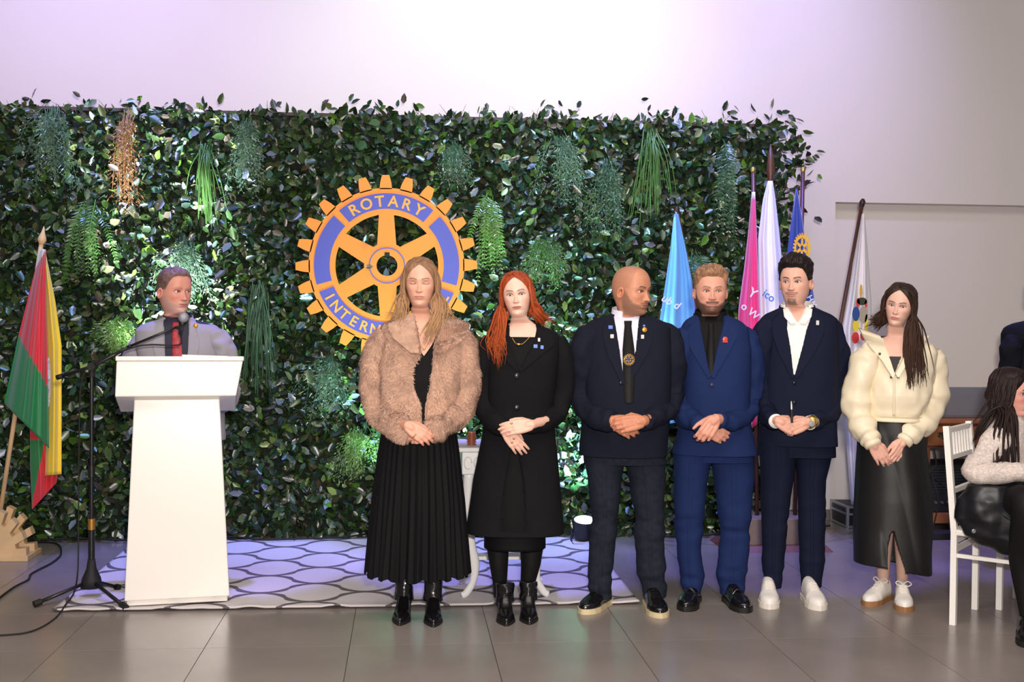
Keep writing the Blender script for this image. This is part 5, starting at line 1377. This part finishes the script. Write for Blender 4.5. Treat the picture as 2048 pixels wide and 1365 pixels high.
nl = [T.fpx(x, y, -.004) for x, y in ((1024, 676), (1032, 688), (1040, 690), (1048, 686), (1060, 674))]; MB().add(*tube(nl, .0016, 5, m=24)).build('necklace', M_GOLD, o)
MB().add(*tube([T.fpx(1031, 688, -.002), T.fpx(1043, 689, -.002)], .004, 6)).build('name_pendant', M_GOLD, o)
for (x, y) in ((1023, 847), (1024, 885), (1028, 877)):
    w_ = P(x, y, Y-.285); MB().add(*disc(w_, .005, .004)).build('ring', M_GOLD, o)
e = H.tf(.085, -.002, -.045); MB().add(*tube([e+[0, -.004, .016], e+[.002, -.006, 0], e+[0, -.004, -.016]], [.003, .006, .004], 8)).build('earring', mat('dark_stone', rgb(60, 40, 36), .2), o)

# ---- bald man
Y = 5.66; o = person('bald bearded man in dark blazer and black tie with a wheel medallion', float(P(1250, 900, Y)[0]), Y)
T = Trunk(rowspx(Y, [(628, 1228, 1284, .058, .07), (634, 1210, 1302, .07, .085), (641, 1184, 1324, .09, .105), (654, 1168, 1338, .105, .12), (700, 1166, 1340, .135, .13), (770, 1166, 1340, .16, .135), (840, 1166, 1336, .165, .135), (910, 1160, 1332, .16, .14)]))
M_BLZ = mat('charcoal_blazer', rgb(25, 27, 41), .85, spec=.12, bump=(600, .15, .001)); M_SHIRT = mat('white_shirt', rgb(214, 212, 226), .65); M_BTIE = mat('black_tie', rgb(15, 14, 15), .5, spec=.12)
arms = [arm(Y, [(1196, 662, 0, .048), (1172, 676, 0, .062), (1163, 712, 0, .068), (1161, 780, .02, .064), (1172, 818, -.04, .062), (1204, 838, -.19, .054), (1226, 840, -.245, .045)]), arm(Y, [(1312, 662, 0, .048), (1336, 676, 0, .062), (1343, 712, 0, .068), (1344, 780, .02, .064), (1332, 818, -.04, .062), (1304, 840, -.19, .054), (1284, 843, -.25, .045)])]
sp = dict(c=P(1263, 582.5, Y-.03), k=1.05, yaw=55, pitch=4, jaw=.06, wide=1.02, skin=SK(200, 138, 108), blush=.5, brow=SK(60, 42, 34), browt=.004, open=.0045, gaze=14, iris=(.05, .035, .025), beard=('full', SK(92, 72, 62), .72), beardt=.001, scalp=(SK(150, 108, 88), .35), hl=.03, lip=SK(150, 90, 80), nose=1.1, necktone=.9)
H, body, hd = place_head(sp, T, T.z1-.008, o, [hand(Y, (1284, 843, -.285), (-.96, -.1, -.16), (.05, -1, .3), 1, (18, 38, 28), (1306, 838, -.2), 1.04, .5), hand(Y, (1226, 842, -.25), (.86, -.03, -.48), (0, -1, .1), -1, (20, 35, 25), (1204, 838, -.19), 1.04, .2)])
vr = recess_px(T, [(616, 1222, 1284), (645, 1228, 1278), (700, 1238, 1273), (760, 1246, 1254)])
jk, sh_o = suit(o, T, Y, arms, M_BLZ, vr, 51, M_SHIRT, 0, [([(1222, 634), (1229, 660), (1239, 705), (1249, 766)], [(1206, 648), (1206, 676), (1216, 712), (1244, 770)]), ([(1284, 634), (1279, 660), (1273, 705), (1252, 766)], [(1302, 646), (1306, 674), (1292, 712), (1257, 770)])], [(1242, 766)], M_BTN)
band('shirt_collar', T, T.z1-.012, .042, .012, .004, .28, M_SHIRT, sh_o)
tie_mesh(T, [(1256, 642, 8), (1256, 652, 7), (1256, 662, 8), (1257, 700, 12), (1258, 760, 12), (1258, 806, 10)], M_BTIE, o, .004)
c0 = T.fpx(1257.5, 720, .018); mb = MB()
mb.add(*tube([c0, c0+[0, -.004, 0]], [.024, .024], 24))
mdl = mb.build('tie_medallion', mat('medal_blue', rgb(46, 50, 110), .35), o, sharp=40); mb = MB()
for k in range(20):
    a = 2*math.pi*k/20; q = c0+np.array([.0265*math.cos(a), -.004, .0265*math.sin(a)]); mb.add(*tube([q, q+[0, -.004, 0]], .0034, 6))
for k in range(6):
    a = math.pi*k/3+.5; q = np.array([math.cos(a), 0, math.sin(a)]); mb.add(*tube([c0+q*.004+[0, -.005, 0], c0+q*.019+[0, -.005, 0]], .0024, 5))
mb.add(*tube([c0+np.array([.021*math.cos(a), -.005, .021*math.sin(a)]) for a in np.linspace(0, 6.283, 25)], .0026, 5)); mb.build('gold_wheel', M_GOLD, mdl)
for x, y, w, h_, m in ((1221, 655, .011, .009, M_PINB), (1224, 673, .009, .010, M_PINW), (1285, 674, .008, .010, M_PINW), (1288, 652, .006, .005, M_PINB)): badge(T, x, y, w, h_, m, jk, .013)
MB().add(*disc(T.fpx(1289, 660, .013), .012, .005)).build('lapel_pin', M_PING, jk, sharp=40)
trousers(o, Y+.02, [(880, 1166, 1328, .15, .13), (926, 1168, 1330, .13, .13)], [[(900, 1167, 1254, .12, .11), (960, 1174, 1243, .105, .10), (1040, 1184, 1234, .085, .085), (1100, 1177, 1230, .075, .085), (1160, 1175, 1223, .065, .08), (1195, 1182, 1223, .06, .08)], [(900, 1246, 1332, .12, .11), (960, 1259, 1330, .105, .10), (1040, 1270, 1327, .085, .085), (1100, 1271, 1328, .075, .085), (1160, 1276, 1330, .065, .08), (1193, 1288, 1330, .06, .08)]], mat('dark_jeans', rgb(33, 37, 48), .85, spec=.12, var=(40, .2), bump=(700, .2, .001)), 61, .008, 'jeans')
M_CREAM = mat('cream_sole', rgb(206, 188, 150), .6)
shoe(o, G(1165, 1230), .13, .29, .053, .085, M_LEATH, M_CREAM, laces=M_BTIE); shoe(o, G(1322, 1238), -.06, .29, .053, .085, M_LEATH, M_CREAM, laces=M_BTIE)

# ---- young man with light brown hair
Y = 5.73; o = person('young man with trimmed beard in a blue suit over a black shirt and tie', float(P(1424, 900, Y)[0]), Y)
T = Trunk(rowspx(Y, [(630, 1394, 1450, .058, .07), (637, 1376, 1468, .07, .085), (645, 1368, 1482, .09, .105), (657, 1362, 1494, .105, .118), (700, 1362, 1500, .13, .125), (760, 1366, 1498, .14, .12), (830, 1366, 1496, .135, .12), (908, 1346, 1509, .14, .13)]))
M_BLUE = mat('blue_suit', rgb(28, 42, 84), .8, spec=.12, bump=(600, .12, .001)); M_BSH = mat('black_shirt', rgb(17, 16, 18), .65, spec=.12)
arms = [arm(Y, [(1390, 664, 0, .046), (1368, 676, 0, .058), (1360, 712, 0, .063), (1358, 785, .02, .059), (1366, 822, -.03, .057), (1392, 846, -.16, .050), (1412, 853, -.21, .043)]), arm(Y, [(1470, 664, 0, .046), (1492, 676, 0, .058), (1502, 712, 0, .063), (1504, 785, .02, .059), (1492, 822, -.03, .057), (1462, 842, -.17, .050), (1436, 842, -.23, .043)])]
sp = dict(c=P(1421, 584, Y-.03), k=1.0, yaw=7, jaw=.05, wide=1.02, skin=SK(214, 156, 134), blush=.6, brow=SK(104, 74, 56), open=.0042, gaze=6, iris=(.10, .10, .09), beard=('full', SK(52, 34, 27), .97), beardt=.004, scalp=(SK(112, 82, 64), .5), lip=SK(190, 122, 116))
H, body, hd = place_head(sp, T, T.z1-.008, o, [hand(Y, (1431, 838, -.265), (-.55, -.05, -.80), (-.1, -1, .1), 1, (22, 45, 35), (1462, 842, -.16), 1.02, -.15), hand(Y, (1412, 856, -.215), (.85, 0, -.45), (0, -1, 0), -1, (25, 35, 25), (1392, 848, -.16), 1.0)])
short_hair(H, hd, o, .012, SK(150, 112, 86), .006, 1.8, .35, 14, .004)
vr = recess_px(T, [(618, 1392, 1452), (660, 1400, 1444), (700, 1408, 1434), (750, 1419, 1423)])
jk, sh_o = suit(o, T, Y, arms, M_BLUE, vr, 71, M_BSH, 0, [([(1392, 636), (1400, 662), (1409, 702), (1420, 754)], [(1376, 650), (1372, 676), (1384, 704), (1416, 757)]), ([(1452, 636), (1444, 662), (1434, 702), (1422, 754)], [(1468, 648), (1474, 674), (1458, 704), (1427, 757)])], [(1424, 770)], mat('shiny_button', rgb(60, 60, 70), .15))
band('shirt_collar', T, T.z1-.012, .038, .010, .004, .25, M_BSH, sh_o)
tie_mesh(T, [(1422, 648, 6), (1422, 656, 5), (1421, 700, 8), (1421, 752, 9)], M_BTIE, o, .002)
pp = T.fpx(1450, 679, .013); mb = MB(); M_RP = mat('pin_red', rgb(206, 74, 62), .35)
mb.add(*disc(pp, .013, .005)); mb.box((pp[0]-.013, pp[1]-.004, pp[2]-.016), (pp[0]+.013, pp[1], pp[2]-.008)); mb.build('lapel_pin', M_RP, jk, sharp=40)
trousers(o, Y+.02, [(880, 1356, 1502, .125, .12), (922, 1350, 1504, .115, .12)], [[(895, 1347, 1426, .11, .11), (960, 1347, 1416, .095, .10), (1040, 1351, 1406, .08, .085), (1100, 1353, 1402, .072, .08), (1150, 1358, 1406, .07, .085), (1186, 1366, 1402, .06, .08)], [(895, 1418, 1508, .11, .11), (960, 1430, 1506, .095, .10), (1040, 1440, 1500, .08, .085), (1100, 1438, 1497, .072, .08), (1150, 1434, 1492, .07, .085), (1186, 1444, 1486, .06, .08)]], M_BLUE, 81, .008)
for tp, dx in (((1370, 1225), .05), ((1493, 1228), -.10)):
    s_, hl, ax = shoe(o, G(*tp), dx, .285, .052, .082, M_LEATH, M_SOLEB, name='loafer')
    sd = np.array([-ax[1], ax[0], 0]); c = hl+ax*.285*.56; MB().add(*tube([c+sd*.046+[0, 0, .045], c+[0, 0, .090], c-sd*.046+[0, 0, .045]], .006, 6, m=14)).build('strap', M_LEATH, s_)

# ---- young man with dark hair
Y = 5.80; o = person('young man with black hair in navy suit and open white shirt holding a pen', float(P(1590, 900, Y)[0]), Y)
T = Trunk(rowspx(Y, [(614, 1566, 1622, .058, .07), (621, 1548, 1642, .07, .085), (628, 1534, 1658, .09, .105), (640, 1522, 1672, .105, .118), (690, 1524, 1672, .125, .12), (750, 1526, 1670, .13, .115), (820, 1526, 1667, .125, .115), (890, 1518, 1670, .13, .125)]))
M_NAVY = mat('navy_suit', rgb(22, 26, 46), .8, spec=.12, bump=(600, .12, .001)); M_WSH = mat('bright_white_shirt', rgb(238, 234, 230), .6)
arms = [arm(Y, [(1550, 648, 0, .044), (1530, 660, 0, .055), (1523, 698, 0, .060), (1521, 778, .02, .056), (1528, 815, -.03, .054), (1545, 838, -.16, .047), (1554, 846, -.20, .041)]), arm(Y, [(1644, 648, 0, .044), (1664, 660, 0, .055), (1673, 698, 0, .060), (1675, 778, .02, .056), (1664, 818, -.03, .054), (1636, 840, -.16, .047), (1618, 847, -.21, .041)])]
sp = dict(c=P(1591, 565.5, Y-.03), k=1.0, yaw=-14, jaw=.02, wide=.98, skin=SK(222, 172, 152), blush=.4, brow=SK(32, 24, 22), browt=.0042, open=.0044, gaze=-10, iris=(.06, .05, .04), beard=('goatee', SK(62, 42, 34), .8), scalp=(SK(36, 28, 26), .7), lip=SK(196, 120, 114))
H, body, hd = place_head(sp, T, T.z1-.008, o, [hand(Y, (1556, 842, -.235), (.86, -.1, -.42), (-.25, -1, .35), -1, (38, 48, 25), (1543, 836, -.16), 1.0, .6), hand(Y, (1614, 845, -.24), (-.88, -.1, -.30), (.2, -1, .3), 1, (38, 48, 25), (1636, 840, -.16), 1.0, .6)])
short_hair(H, hd, o, .016, SK(30, 24, 24), .006, 1.9, .45, 24)
vr = recess_px(T, [(602, 1562, 1626), (660, 1573, 1614), (700, 1580, 1604), (750, 1586, 1590)])
jk, sh_o = suit(o, T, Y, arms, M_NAVY, vr, 91, M_WSH, 0, [([(1562, 622), (1573, 660), (1580, 702), (1587, 754)], [(1546, 636), (1543, 664), (1556, 704), (1583, 757)]), ([(1626, 622), (1614, 660), (1604, 702), (1589, 754)], [(1644, 634), (1648, 662), (1630, 704), (1594, 757)])], [(1589, 766), (1589, 805)], M_BTN, shirt_v=recess_px(T, [(600, 1574, 1616), (616, 1577, 1613), (632, 1586, 1606), (646, 1594, 1598)]))
band('shirt_collar', T, T.z1-.012, .034, .004, .003, .75, M_WSH, sh_o)
for inner, outer in (([(1576, 618), (1583, 630), (1592, 646)], [(1566, 618), (1568, 634), (1580, 648)]), ([(1614, 618), (1608, 630), (1599, 646)], [(1624, 618), (1622, 634), (1610, 648)])): lapel('collar_wing', T, inner, outer, M_WSH, sh_o, .002, .006)
badge(T, 1635, 646, .008, .012, M_PINW, jk, .013)
for px_, py_, q in ((1552, 843, (1546, 838, -.16)), (1620, 846, (1636, 840, -.16))):
    a_ = P(px_, py_, Y-.215); b_ = P(q[0], q[1], Y+q[2]); MB().add(*tube([a_+(a_-b_)*.1, a_+(b_-a_)*.35], .0365, 20)).build('shirt_cuff', M_WSH, sh_o)
a_, b_ = P(1619, 846, Y-.235), P(1626, 843, Y-.215); MB().add(*tube([a_, b_], .032, 18)).build('watch_strap', M_GOLD, o)
wf = P(1623, 848, Y-.27); MB().add(*disc(wf, .016, .008, (.3, -.9, 0))).build('watch_face', mat('watch_face', rgb(190, 192, 196), .15, metal=.4), o, sharp=40)
pen0, pen1 = P(1584, 846, Y-.27), P(1582.5, 803, Y-.27)
pn = empty('pen', tuple(pen0), 'slim black and silver pen upright in the clasped hands of the tall young man', 'pen')
MB().add(*tube([pen0, pen0+(pen1-pen0)*.62], .0065, 10)).build('barrel', M_BLK, pn, sharp=40); MB().add(*tube([pen0+(pen1-pen0)*.62, pen0+(pen1-pen0)*.9, pen1], [.0068, .0055, .003], 10)).build('silver_cap', M_ALU, pn, sharp=60)
trousers(o, Y+.02, [(865, 1524, 1666, .125, .125), (912, 1518, 1666, .12, .125)], [[(880, 1519, 1594, .11, .11), (960, 1523, 1585, .09, .095), (1040, 1524, 1575, .075, .08), (1120, 1525, 1568, .066, .075), (1174, 1528, 1563, .055, .07)], [(880, 1588, 1668, .11, .11), (960, 1595, 1651, .09, .095), (1040, 1598, 1650, .075, .08), (1120, 1600, 1648, .066, .075), (1172, 1604, 1642, .055, .07)]], M_NAVY, 97, .005)
M_SNK = mat('white_sneaker', rgb(228, 222, 216), .45, bump=(80, .1, .002)); M_SNS = mat('white_sole', rgb(226, 218, 208), .55)
shoe(o, G(1539, 1220), -.01, .29, .052, .092, M_SNK, M_SNS, laces=M_SNS, name='sneaker'); shoe(o, G(1640, 1223), -.07, .29, .052, .092, M_SNK, M_SNS, laces=M_SNS, name='sneaker')

# ---- girl in the cream puffer jacket
Y = 5.72; o = person('girl with long dark hair in a cream puffer jacket and long black skirt', float(P(1785, 900, Y)[0]), Y)
T = Trunk(rowspx(Y, [(672, 1768, 1822, .05, .065), (680, 1750, 1842, .07, .085), (690, 1732, 1860, .09, .105), (704, 1725, 1868, .105, .115), (740, 1724, 1866, .135, .125), (790, 1730, 1858, .145, .13), (826, 1738, 1846, .135, .12), (836, 1742, 1840, .125, .115)]))
M_PUF = mat('cream_puffer', rgb(232, 218, 190), .42, spec=.4, bump=(25, .12, .01))
arms = [arm(Y, [(1740, 706, 0, .066), (1722, 748, 0, .076), (1715, 805, .01, .078), (1722, 845, -.03, .072), (1734, 868, -.10, .062), (1742, 882, -.14, .046), (1744, 886, -.145, .036)]), arm(Y, [(1856, 706, 0, .066), (1868, 748, 0, .076), (1866, 800, .01, .078), (1852, 838, -.03, .072), (1828, 862, -.10, .062), (1813, 876, -.14, .046), (1810, 880, -.145, .036)])]
sp = dict(c=P(1799, 611, Y-.03), k=.92, yaw=-9, roll=9, pitch=5, wide=.95, nosew=.80, nose=.85, jaw=-.06, eye=1.22, hl='part',  skin=SK(226, 180, 162), open=.0046, gaze=4, iris=(.05, .035, .03), brow=SK(60, 42, 36), browt=.0038, blush=.4, lip=SK(190, 108, 106), shadow=1.0)
H, body, hd = place_head(sp, T, T.z1-.002, o, [hand(Y, (1746, 888, -.15), (.52, -.1, -.85), (-.35, -1, .1), -1, (12, 26, 20), (1738, 872, -.12), .93, .3, 4), hand(Y, (1807, 883, -.15), (-.52, -.1, -.85), (.35, -1, .1), 1, (12, 26, 20), (1820, 868, -.12), .93, .3, 4)], trunk_off=-.026)
dv = recess_px(T, [(660, 1740, 1850), (712, 1752, 1832), (714, 1764, 1822)]); dr = MB(); addgrid(dr, T.grid(np.linspace(T.z0, T.z1-.002, 110), -.014, THETA2, dv, .03)); dr.build('dark_top', mat('grey_black_top', rgb(52, 48, 50), .8), o)
fv = recess_px(T, [(660, 1752, 1830), (690, 1764, 1818), (714, 1776, 1804), (746, 1786, 1790)])
jk = jacket('puffer_jacket', T, np.linspace(T.z0, T.z1-.01, 150), arms, M_PUF, o, fv, 111, .012, .010, .045, sx=13, rings=4, ssx=15)
lapel('collar_flap', T, [(1758, 672), (1768, 696), (1778, 720), (1787, 748)], [(1716, 656), (1735, 690), (1762, 722), (1783, 756)], M_PUF, jk, .014, .016); lapel('collar_flap', T, [(1824, 672), (1816, 696), (1803, 720), (1789, 748)], [(1856, 672), (1836, 700), (1814, 724), (1794, 756)], M_PUF, jk, .014, .016)
for x, y in ((1721, 659), (1730, 673), (1759, 708), (1810, 707), (1782, 755), (1796, 755)): button(T, x, y, .0065, mat('snap_brass', rgb(92, 82, 66), .3, metal=.6), jk, .032 if y < 720 else .016, 'snap')
MB().add(*tube([T.fpx(1788, y, .012) for y in (748, 790, 832)], .006, 6, m=20)).build('zip_placket', M_PUF, jk)
wb = MB(); ww = np.stack([T.ring(z, THETA2, .006+.006*math.sin(k*1.57)) for k, z in enumerate(np.linspace(T.z0-.014, T.z0+.014, 5))]); addgrid(wb, ww); wb.build('elastic_hem', M_PUF, jk)
for pth in (arms[0][0], arms[1][0]):
    a_, b_ = np.array(pth[-1]), np.array(pth[-2]); d_ = (a_-b_)/np.linalg.norm(a_-b_); MB().add(*tube([a_-d_*.008, a_+d_*.006, a_+d_*.022], [.042, .045, .040], 22)).build('cuff', M_PUF, jk)
M_SAT = mat('black_satin_skirt', rgb(26, 25, 26), .42, spec=.35)
sk = MB(); TS_ = Trunk(rowspx(Y, [(826, 1748, 1828, .095, .10), (842, 1738, 1836, .11, .11), (870, 1718, 1848, .14, .14), (1000, 1712, 1856, .155, .155), (1130, 1711, 1853, .155, .16)]), n=2.2)
g = fold(TS_.grid(np.linspace(TS_.z0, TS_.z1, 110)), .007, 6, 3.5, 17)
zb = g[..., 2]; wrap = np.clip((g[..., 0]-P(1745, 900, Y)[0])/.25, 0, 1); g[..., 1] -= .012*np.clip(np.sin(6*(wrap-.9*(TS_.z1-zb))), 0, 1)
sl = recess_px(TS_, [(1062, 1785, 1787), (1100, 1776, 1798), (1140, 1775, 1812)])
keep = np.ones(g.shape[:2], bool)
for j in range(g.shape[0]):
    b = sl(g[j, 0, 2])
    for i, t in enumerate(THETA2):
        if b is not None and abs(t) < 1.4 and b[0] < g[j, i, 0] < b[1]: keep[j, i] = False
    if b is not None:
        fr_ = np.where(np.abs(THETA2) < 1.4)[0]
        for e_ in b:
            i = fr_[np.argmin(np.abs(g[j, fr_, 0]-e_))]; g[j, i, 0] = e_; keep[j, i] = True
wav = .010+.022*np.clip((g[0, :, 0]-P(1790, 1100, Y)[0])/.12, -1, 1); 
for j in range(30): g[j, :, 2] -= wav*(1-j/30)
kf = keep.ravel(); ff = [q for q in grid_faces(*g.shape[:2]) if all(kf[list(q)])]
sk.add(g.reshape(-1, 3), ff); so = sk.build('wrap_skirt', M_SAT, o); sm = so.modifiers.new('solid', 'SOLIDIFY'); sm.thickness = .004
lgm = MB()
for lg in ([(1060, 1750, 1786, .045, .05), (1120, 1753, 1780, .042, .05), (1160, 1755, 1777, .033, .036), (1196, 1757, 1777, .030, .034)], [(1060, 1788, 1824, .045, .05), (1120, 1792, 1819, .042, .05), (1160, 1794, 1815, .033, .036), (1196, 1796, 1815, .030, .034)]):
    R = Trunk(rowspx(Y+.02, lg), n=2.05); addgrid(lgm, R.grid(np.linspace(R.z0, R.z1, 40)), SK(196, 160, 146), capb=True, capt=True)
lgm.build('legs', M_SKIN, o)
M_GUM = mat('gum_sole', rgb(150, 106, 66), .6)
shoe(o, G(1732, 1214), .11, .265, .047, .088, M_SNK, M_GUM, laces=M_SNS, kind='bow', name='sneaker'); shoe(o, G(1810, 1226), -.02, .265, .047, .088, M_SNK, M_GUM, laces=M_SNS, kind='bow', name='sneaker')
gl = {1: [[(.095, .04, -.10), (.125, .10, -.18), (.160, .145, -.28), (.180, .165, -.38)], [(.088, .05, -.10), (.105, .115, -.18), (.13, .155, -.28), (.14, .17, -.38)], [(.097, .03, -.10), (.14, .085, -.18), (.185, .125, -.28), (.21, .145, -.37)], [(.084, .055, -.1), (.095, .12, -.18), (.115, .16, -.28), (.155, .175, -.40)]],
      -1: [[(-.088, .0, -.08), (-.10, -.01, -.11), (-.15, -.03, -.13)], [(-.085, -.03, -.09), (-.10, -.05, -.12), (-.12, -.07, -.15)]]}
long_hair(H, hd, o, SK(48, 33, 27), gl, -.004, .011, 130, 33, .0095, .004, 1.6, .4, tipcol=SK(66, 45, 34))

# ---- seated woman in the knitted sweater, turned towards the right edge
yw = math.degrees(math.atan2(CHF[0], -CHF[1]))
sc_ = (ca+cb)[:2]/2+CHF*.15; o = person('seated woman with long dark hair in a speckled cream knitted sweater', float(sc_[0]), float(sc_[1]))
def SP(z, f=0, l=0): return np.array([sc_[0]+CHF[0]*f+CHF[1]*-l*1.0, sc_[1]+CHF[1]*f+CHF[0]*l, z])
def srow(z, f, hw, df, db): c = SP(z, f); return (z, c[0], c[1], hw, df, db)
T = Trunk([srow(.465, .0, .165, .14, .13), srow(.58, .0, .155, .13, .12), srow(.72, .01, .155, .125, .11), srow(.86, .03, .175, .125, .11), srow(.935, .045, .165, .105, .10), srow(.97, .05, .125, .085, .09), srow(.995, .055, .075, .06, .065), srow(1.005, .056, .060, .05, .058)], yaw=yw)
M_KNIT = mat('speckled_knit', rgb(206, 192, 184), .95, var=(90, .22), bump=(170, .8, .006)); M_SKL = mat('black_leather_skirt', rgb(15, 15, 20), .42, spec=.35, bump=(30, .2, .006))
hc = P(2021, 786, 5.22); sp = dict(c=hc, k=.95, absolute=True, yaw=40, pitch=4, wide=.96, nosew=.80, nose=.85, jaw=-.06, eye=1.22, hl='part',  skin=SK(222, 160, 146), blush=.8, open=.0045, brow=SK(60, 42, 36), lip=SK(190, 104, 104))
Ya = float(SP(0, 0, -.19)[1]); rs = SP(.90, .04, -.165); ls = SP(.90, .04, .165)
elb = P(1946, 942, rs[1]+.0); wr = P(2052, 944, 4.99)
ar1 = ([SP(.93, .045, -.10), rs, (rs+elb)/2+[-.012, 0, -.01], elb, (elb*.55+wr*.45)+[0, 0, -.012], wr], [.055, .062, .060, .058, .052, .040])
el2 = ls+np.array([.10, -.02, -.24]); w2 = wr+np.array([.10, .02, .0]); ar2 = ([SP(.93, .045, .10), ls, el2, (el2+w2)/2, w2], [.055, .062, .058, .050, .040])
H, body, hd = place_head(sp, T, T.z1-.004, o, [dict(wrist=wr, d=(.8, -.4, -.1), back=(0, -.3, 1), thumb=1, curl=(20, 30, 20), arm=elb*.4+wr*.6, k=.92), dict(wrist=w2, d=(.3, -.9, -.1), back=(0, -.2, 1), thumb=-1, curl=(20, 30, 20), arm=(el2+w2)/2, k=.92)], trunk_off=-.02)
jk = jacket('sweater', T, np.linspace(.52, T.z1-.006, 90), [ar1, ar2], M_KNIT, o, None, 131, .007, .009, sx=9)
band('neck_rib', T, T.z1-.03, .012, .004, .006, .0, M_KNIT, jk)
gl = {s: [[(s*.095, .04, -.10), (s*.16, .06, -.19), (s*.195, .08, -.32), (s*.19, .09, -.43)], [(s*.095, .02, -.10), (s*.165, .03, -.19), (s*.205, .05, -.32), (s*.20, .07, -.42)], [(s*.085, .05, -.1), (s*.13, .09, -.2), (s*.16, .12, -.32), (s*.155, .13, -.44)], [(s*.085, -.04, -.1), (s*.11, -.07, -.17), (s*.12, -.09, -.24)]] for s in (-1, 1)}
long_hair(H, hd, o, SK(34, 22, 21), gl, 0, .013, 130, 43, .0100, .002, 1.2, .35)
kn = P(2046, 1000, 4.93); ft = G(2043, 1296); hp = SP(.52, .02, -.09); hp2 = SP(.52, .02, .09); kn2 = kn+np.array([.13, .06, .02])
tg = MB()
_vd = np.array([ft[0], ft[1], 0])/np.hypot(ft[0], ft[1])
for h0, k0, f0 in ((hp, kn, np.array([ft[0]+.02, ft[1]-.02, .085])+_vd*.195), (hp2, kn2, np.array([ft[0]+.26, ft[1]+.08, .085])+_vd*.195)):
    sleeve(tg, [h0, (h0+k0)/2+[0, 0, .01], k0-[0, 0, .0], k0+[0, -.02, -.07], (k0+f0)/2+[0, .035, 0], f0], [.085, .078, .066, .060, .056, .034], 3, .0, 60, 26)
tg.build('tights', M_TIGHT, o)
sk = MB()
for h0, k0 in ((hp, kn), (hp2, kn2)): sleeve(sk, [h0-[.02, 0, 0], (h0+k0)/2+[0, 0, .012], h0*.25+k0*.75+[0, 0, .006]], [.118, .112, .092], 9, .008, 40, 36, sx=12)
Q = Trunk([srow(.46, .0, .19, .2, .15), srow(.56, 0, .175, .19, .14), srow(.66, 0, .155, .13, .12)], yaw=yw); addgrid(sk, fold(Q.grid(np.linspace(.462, .66, 30)), .008, 9, 9, 5), capb=True, capt=True)
sk.build('leather_skirt', M_SKL, o)
fl_ = MB(); YF = 5.06
TL = Trunk(rowspx(YF, [(972, 1938, 2010, .04, .05), (1000, 1918, 2022, .05, .06), (1040, 1914, 2028, .055, .06), (1075, 1934, 2032, .05, .06), (1106, 1996, 2040, .03, .04)]), n=2.2); addgrid(fl_, fold(TL.grid(np.linspace(TL.z0, TL.z1, 50)), .012, 10, 10, 15), capb=True, capt=True)
fo_ = fl_.build('skirt_flare', M_SKL, o)
sn = TL.fpx(1947, 1063, .004); MB().add(*disc(sn, .010, .007)).build('snap', M_ALU, fo_, sharp=40)
shoe(o, (ft[0]+.02, ft[1]-.02), -.02, .25, .045, .085, M_LEATH, M_SOLEB, name='shoe'); shoe(o, (ft[0]+.26, ft[1]+.08), -.02, .25, .045, .085, M_LEATH, M_SOLEB, name='shoe')

# ---- person in black standing past the seated woman
Y = 6.55; o = person('person in a black jacket standing behind the seated woman at the frame edge', float(P(2085, 900, Y)[0]), Y)
T = Trunk(rowspx(Y, [(640, 2062, 2112, .055, .07), (647, 2040, 2134, .07, .085), (656, 2018, 2156, .09, .105), (668, 2012, 2164, .105, .118), (720, 2012, 2164, .13, .12), (800, 2018, 2158, .13, .12), (890, 2012, 2164, .13, .12)]))
M_BJ = mat('black_jacket', rgb(20, 21, 27), .85, spec=.12)
arms = [arm(Y, [(2036, 676, 0, .055), (2022, 710, 0, .062), (2016, 790, .03, .058), (2022, 860, .0, .05), (2026, 900, -.02, .04)]), arm(Y, [(2140, 676, 0, .055), (2154, 710, 0, .062), (2160, 790, .03, .058), (2154, 860, .0, .05), (2150, 900, -.02, .04)])]
sp = dict(c=P(2087, 590, Y-.03), k=1.0, yaw=20, skin=SK(214, 160, 138), brow=SK(50, 36, 30), scalp=(SK(40, 30, 28), .6))
H, body, hd = place_head(sp, T, T.z1-.008, o, [hand(Y, (2026, 902, -.02), (0, -.1, -1), (-1, -.2, 0), 1, armpt=(2024, 870, 0)), hand(Y, (2150, 902, -.02), (0, -.1, -1), (1, -.2, 0), -1, armpt=(2152, 870, 0))])
short_hair(H, hd, o, .012, SK(40, 30, 28), .005, 1.6, .5, 7)
vr = recess_px(T, [(630, 2060, 2114), (700, 2076, 2098), (750, 2086, 2089)])
suit(o, T, Y, arms, M_BJ, vr, 141, M_SHIRT, 0, [], [], M_BTN)
trousers(o, Y+.02, [(870, 2018, 2158, .12, .12), (912, 2016, 2160, .12, .12)], [[(885, 2016, 2090, .1, .1), (1000, 2026, 2080, .08, .08), (1122, 2034, 2074, .06, .07)], [(885, 2086, 2160, .1, .1), (1000, 2096, 2150, .08, .08), (1122, 2102, 2142, .06, .07)]], M_BJ, 151)
for px in (2054, 2122): shoe(o, (float(P(px, 1100, Y)[0]), Y-.16), 0, .28, col=M_LEATH, sole=M_SOLEB)
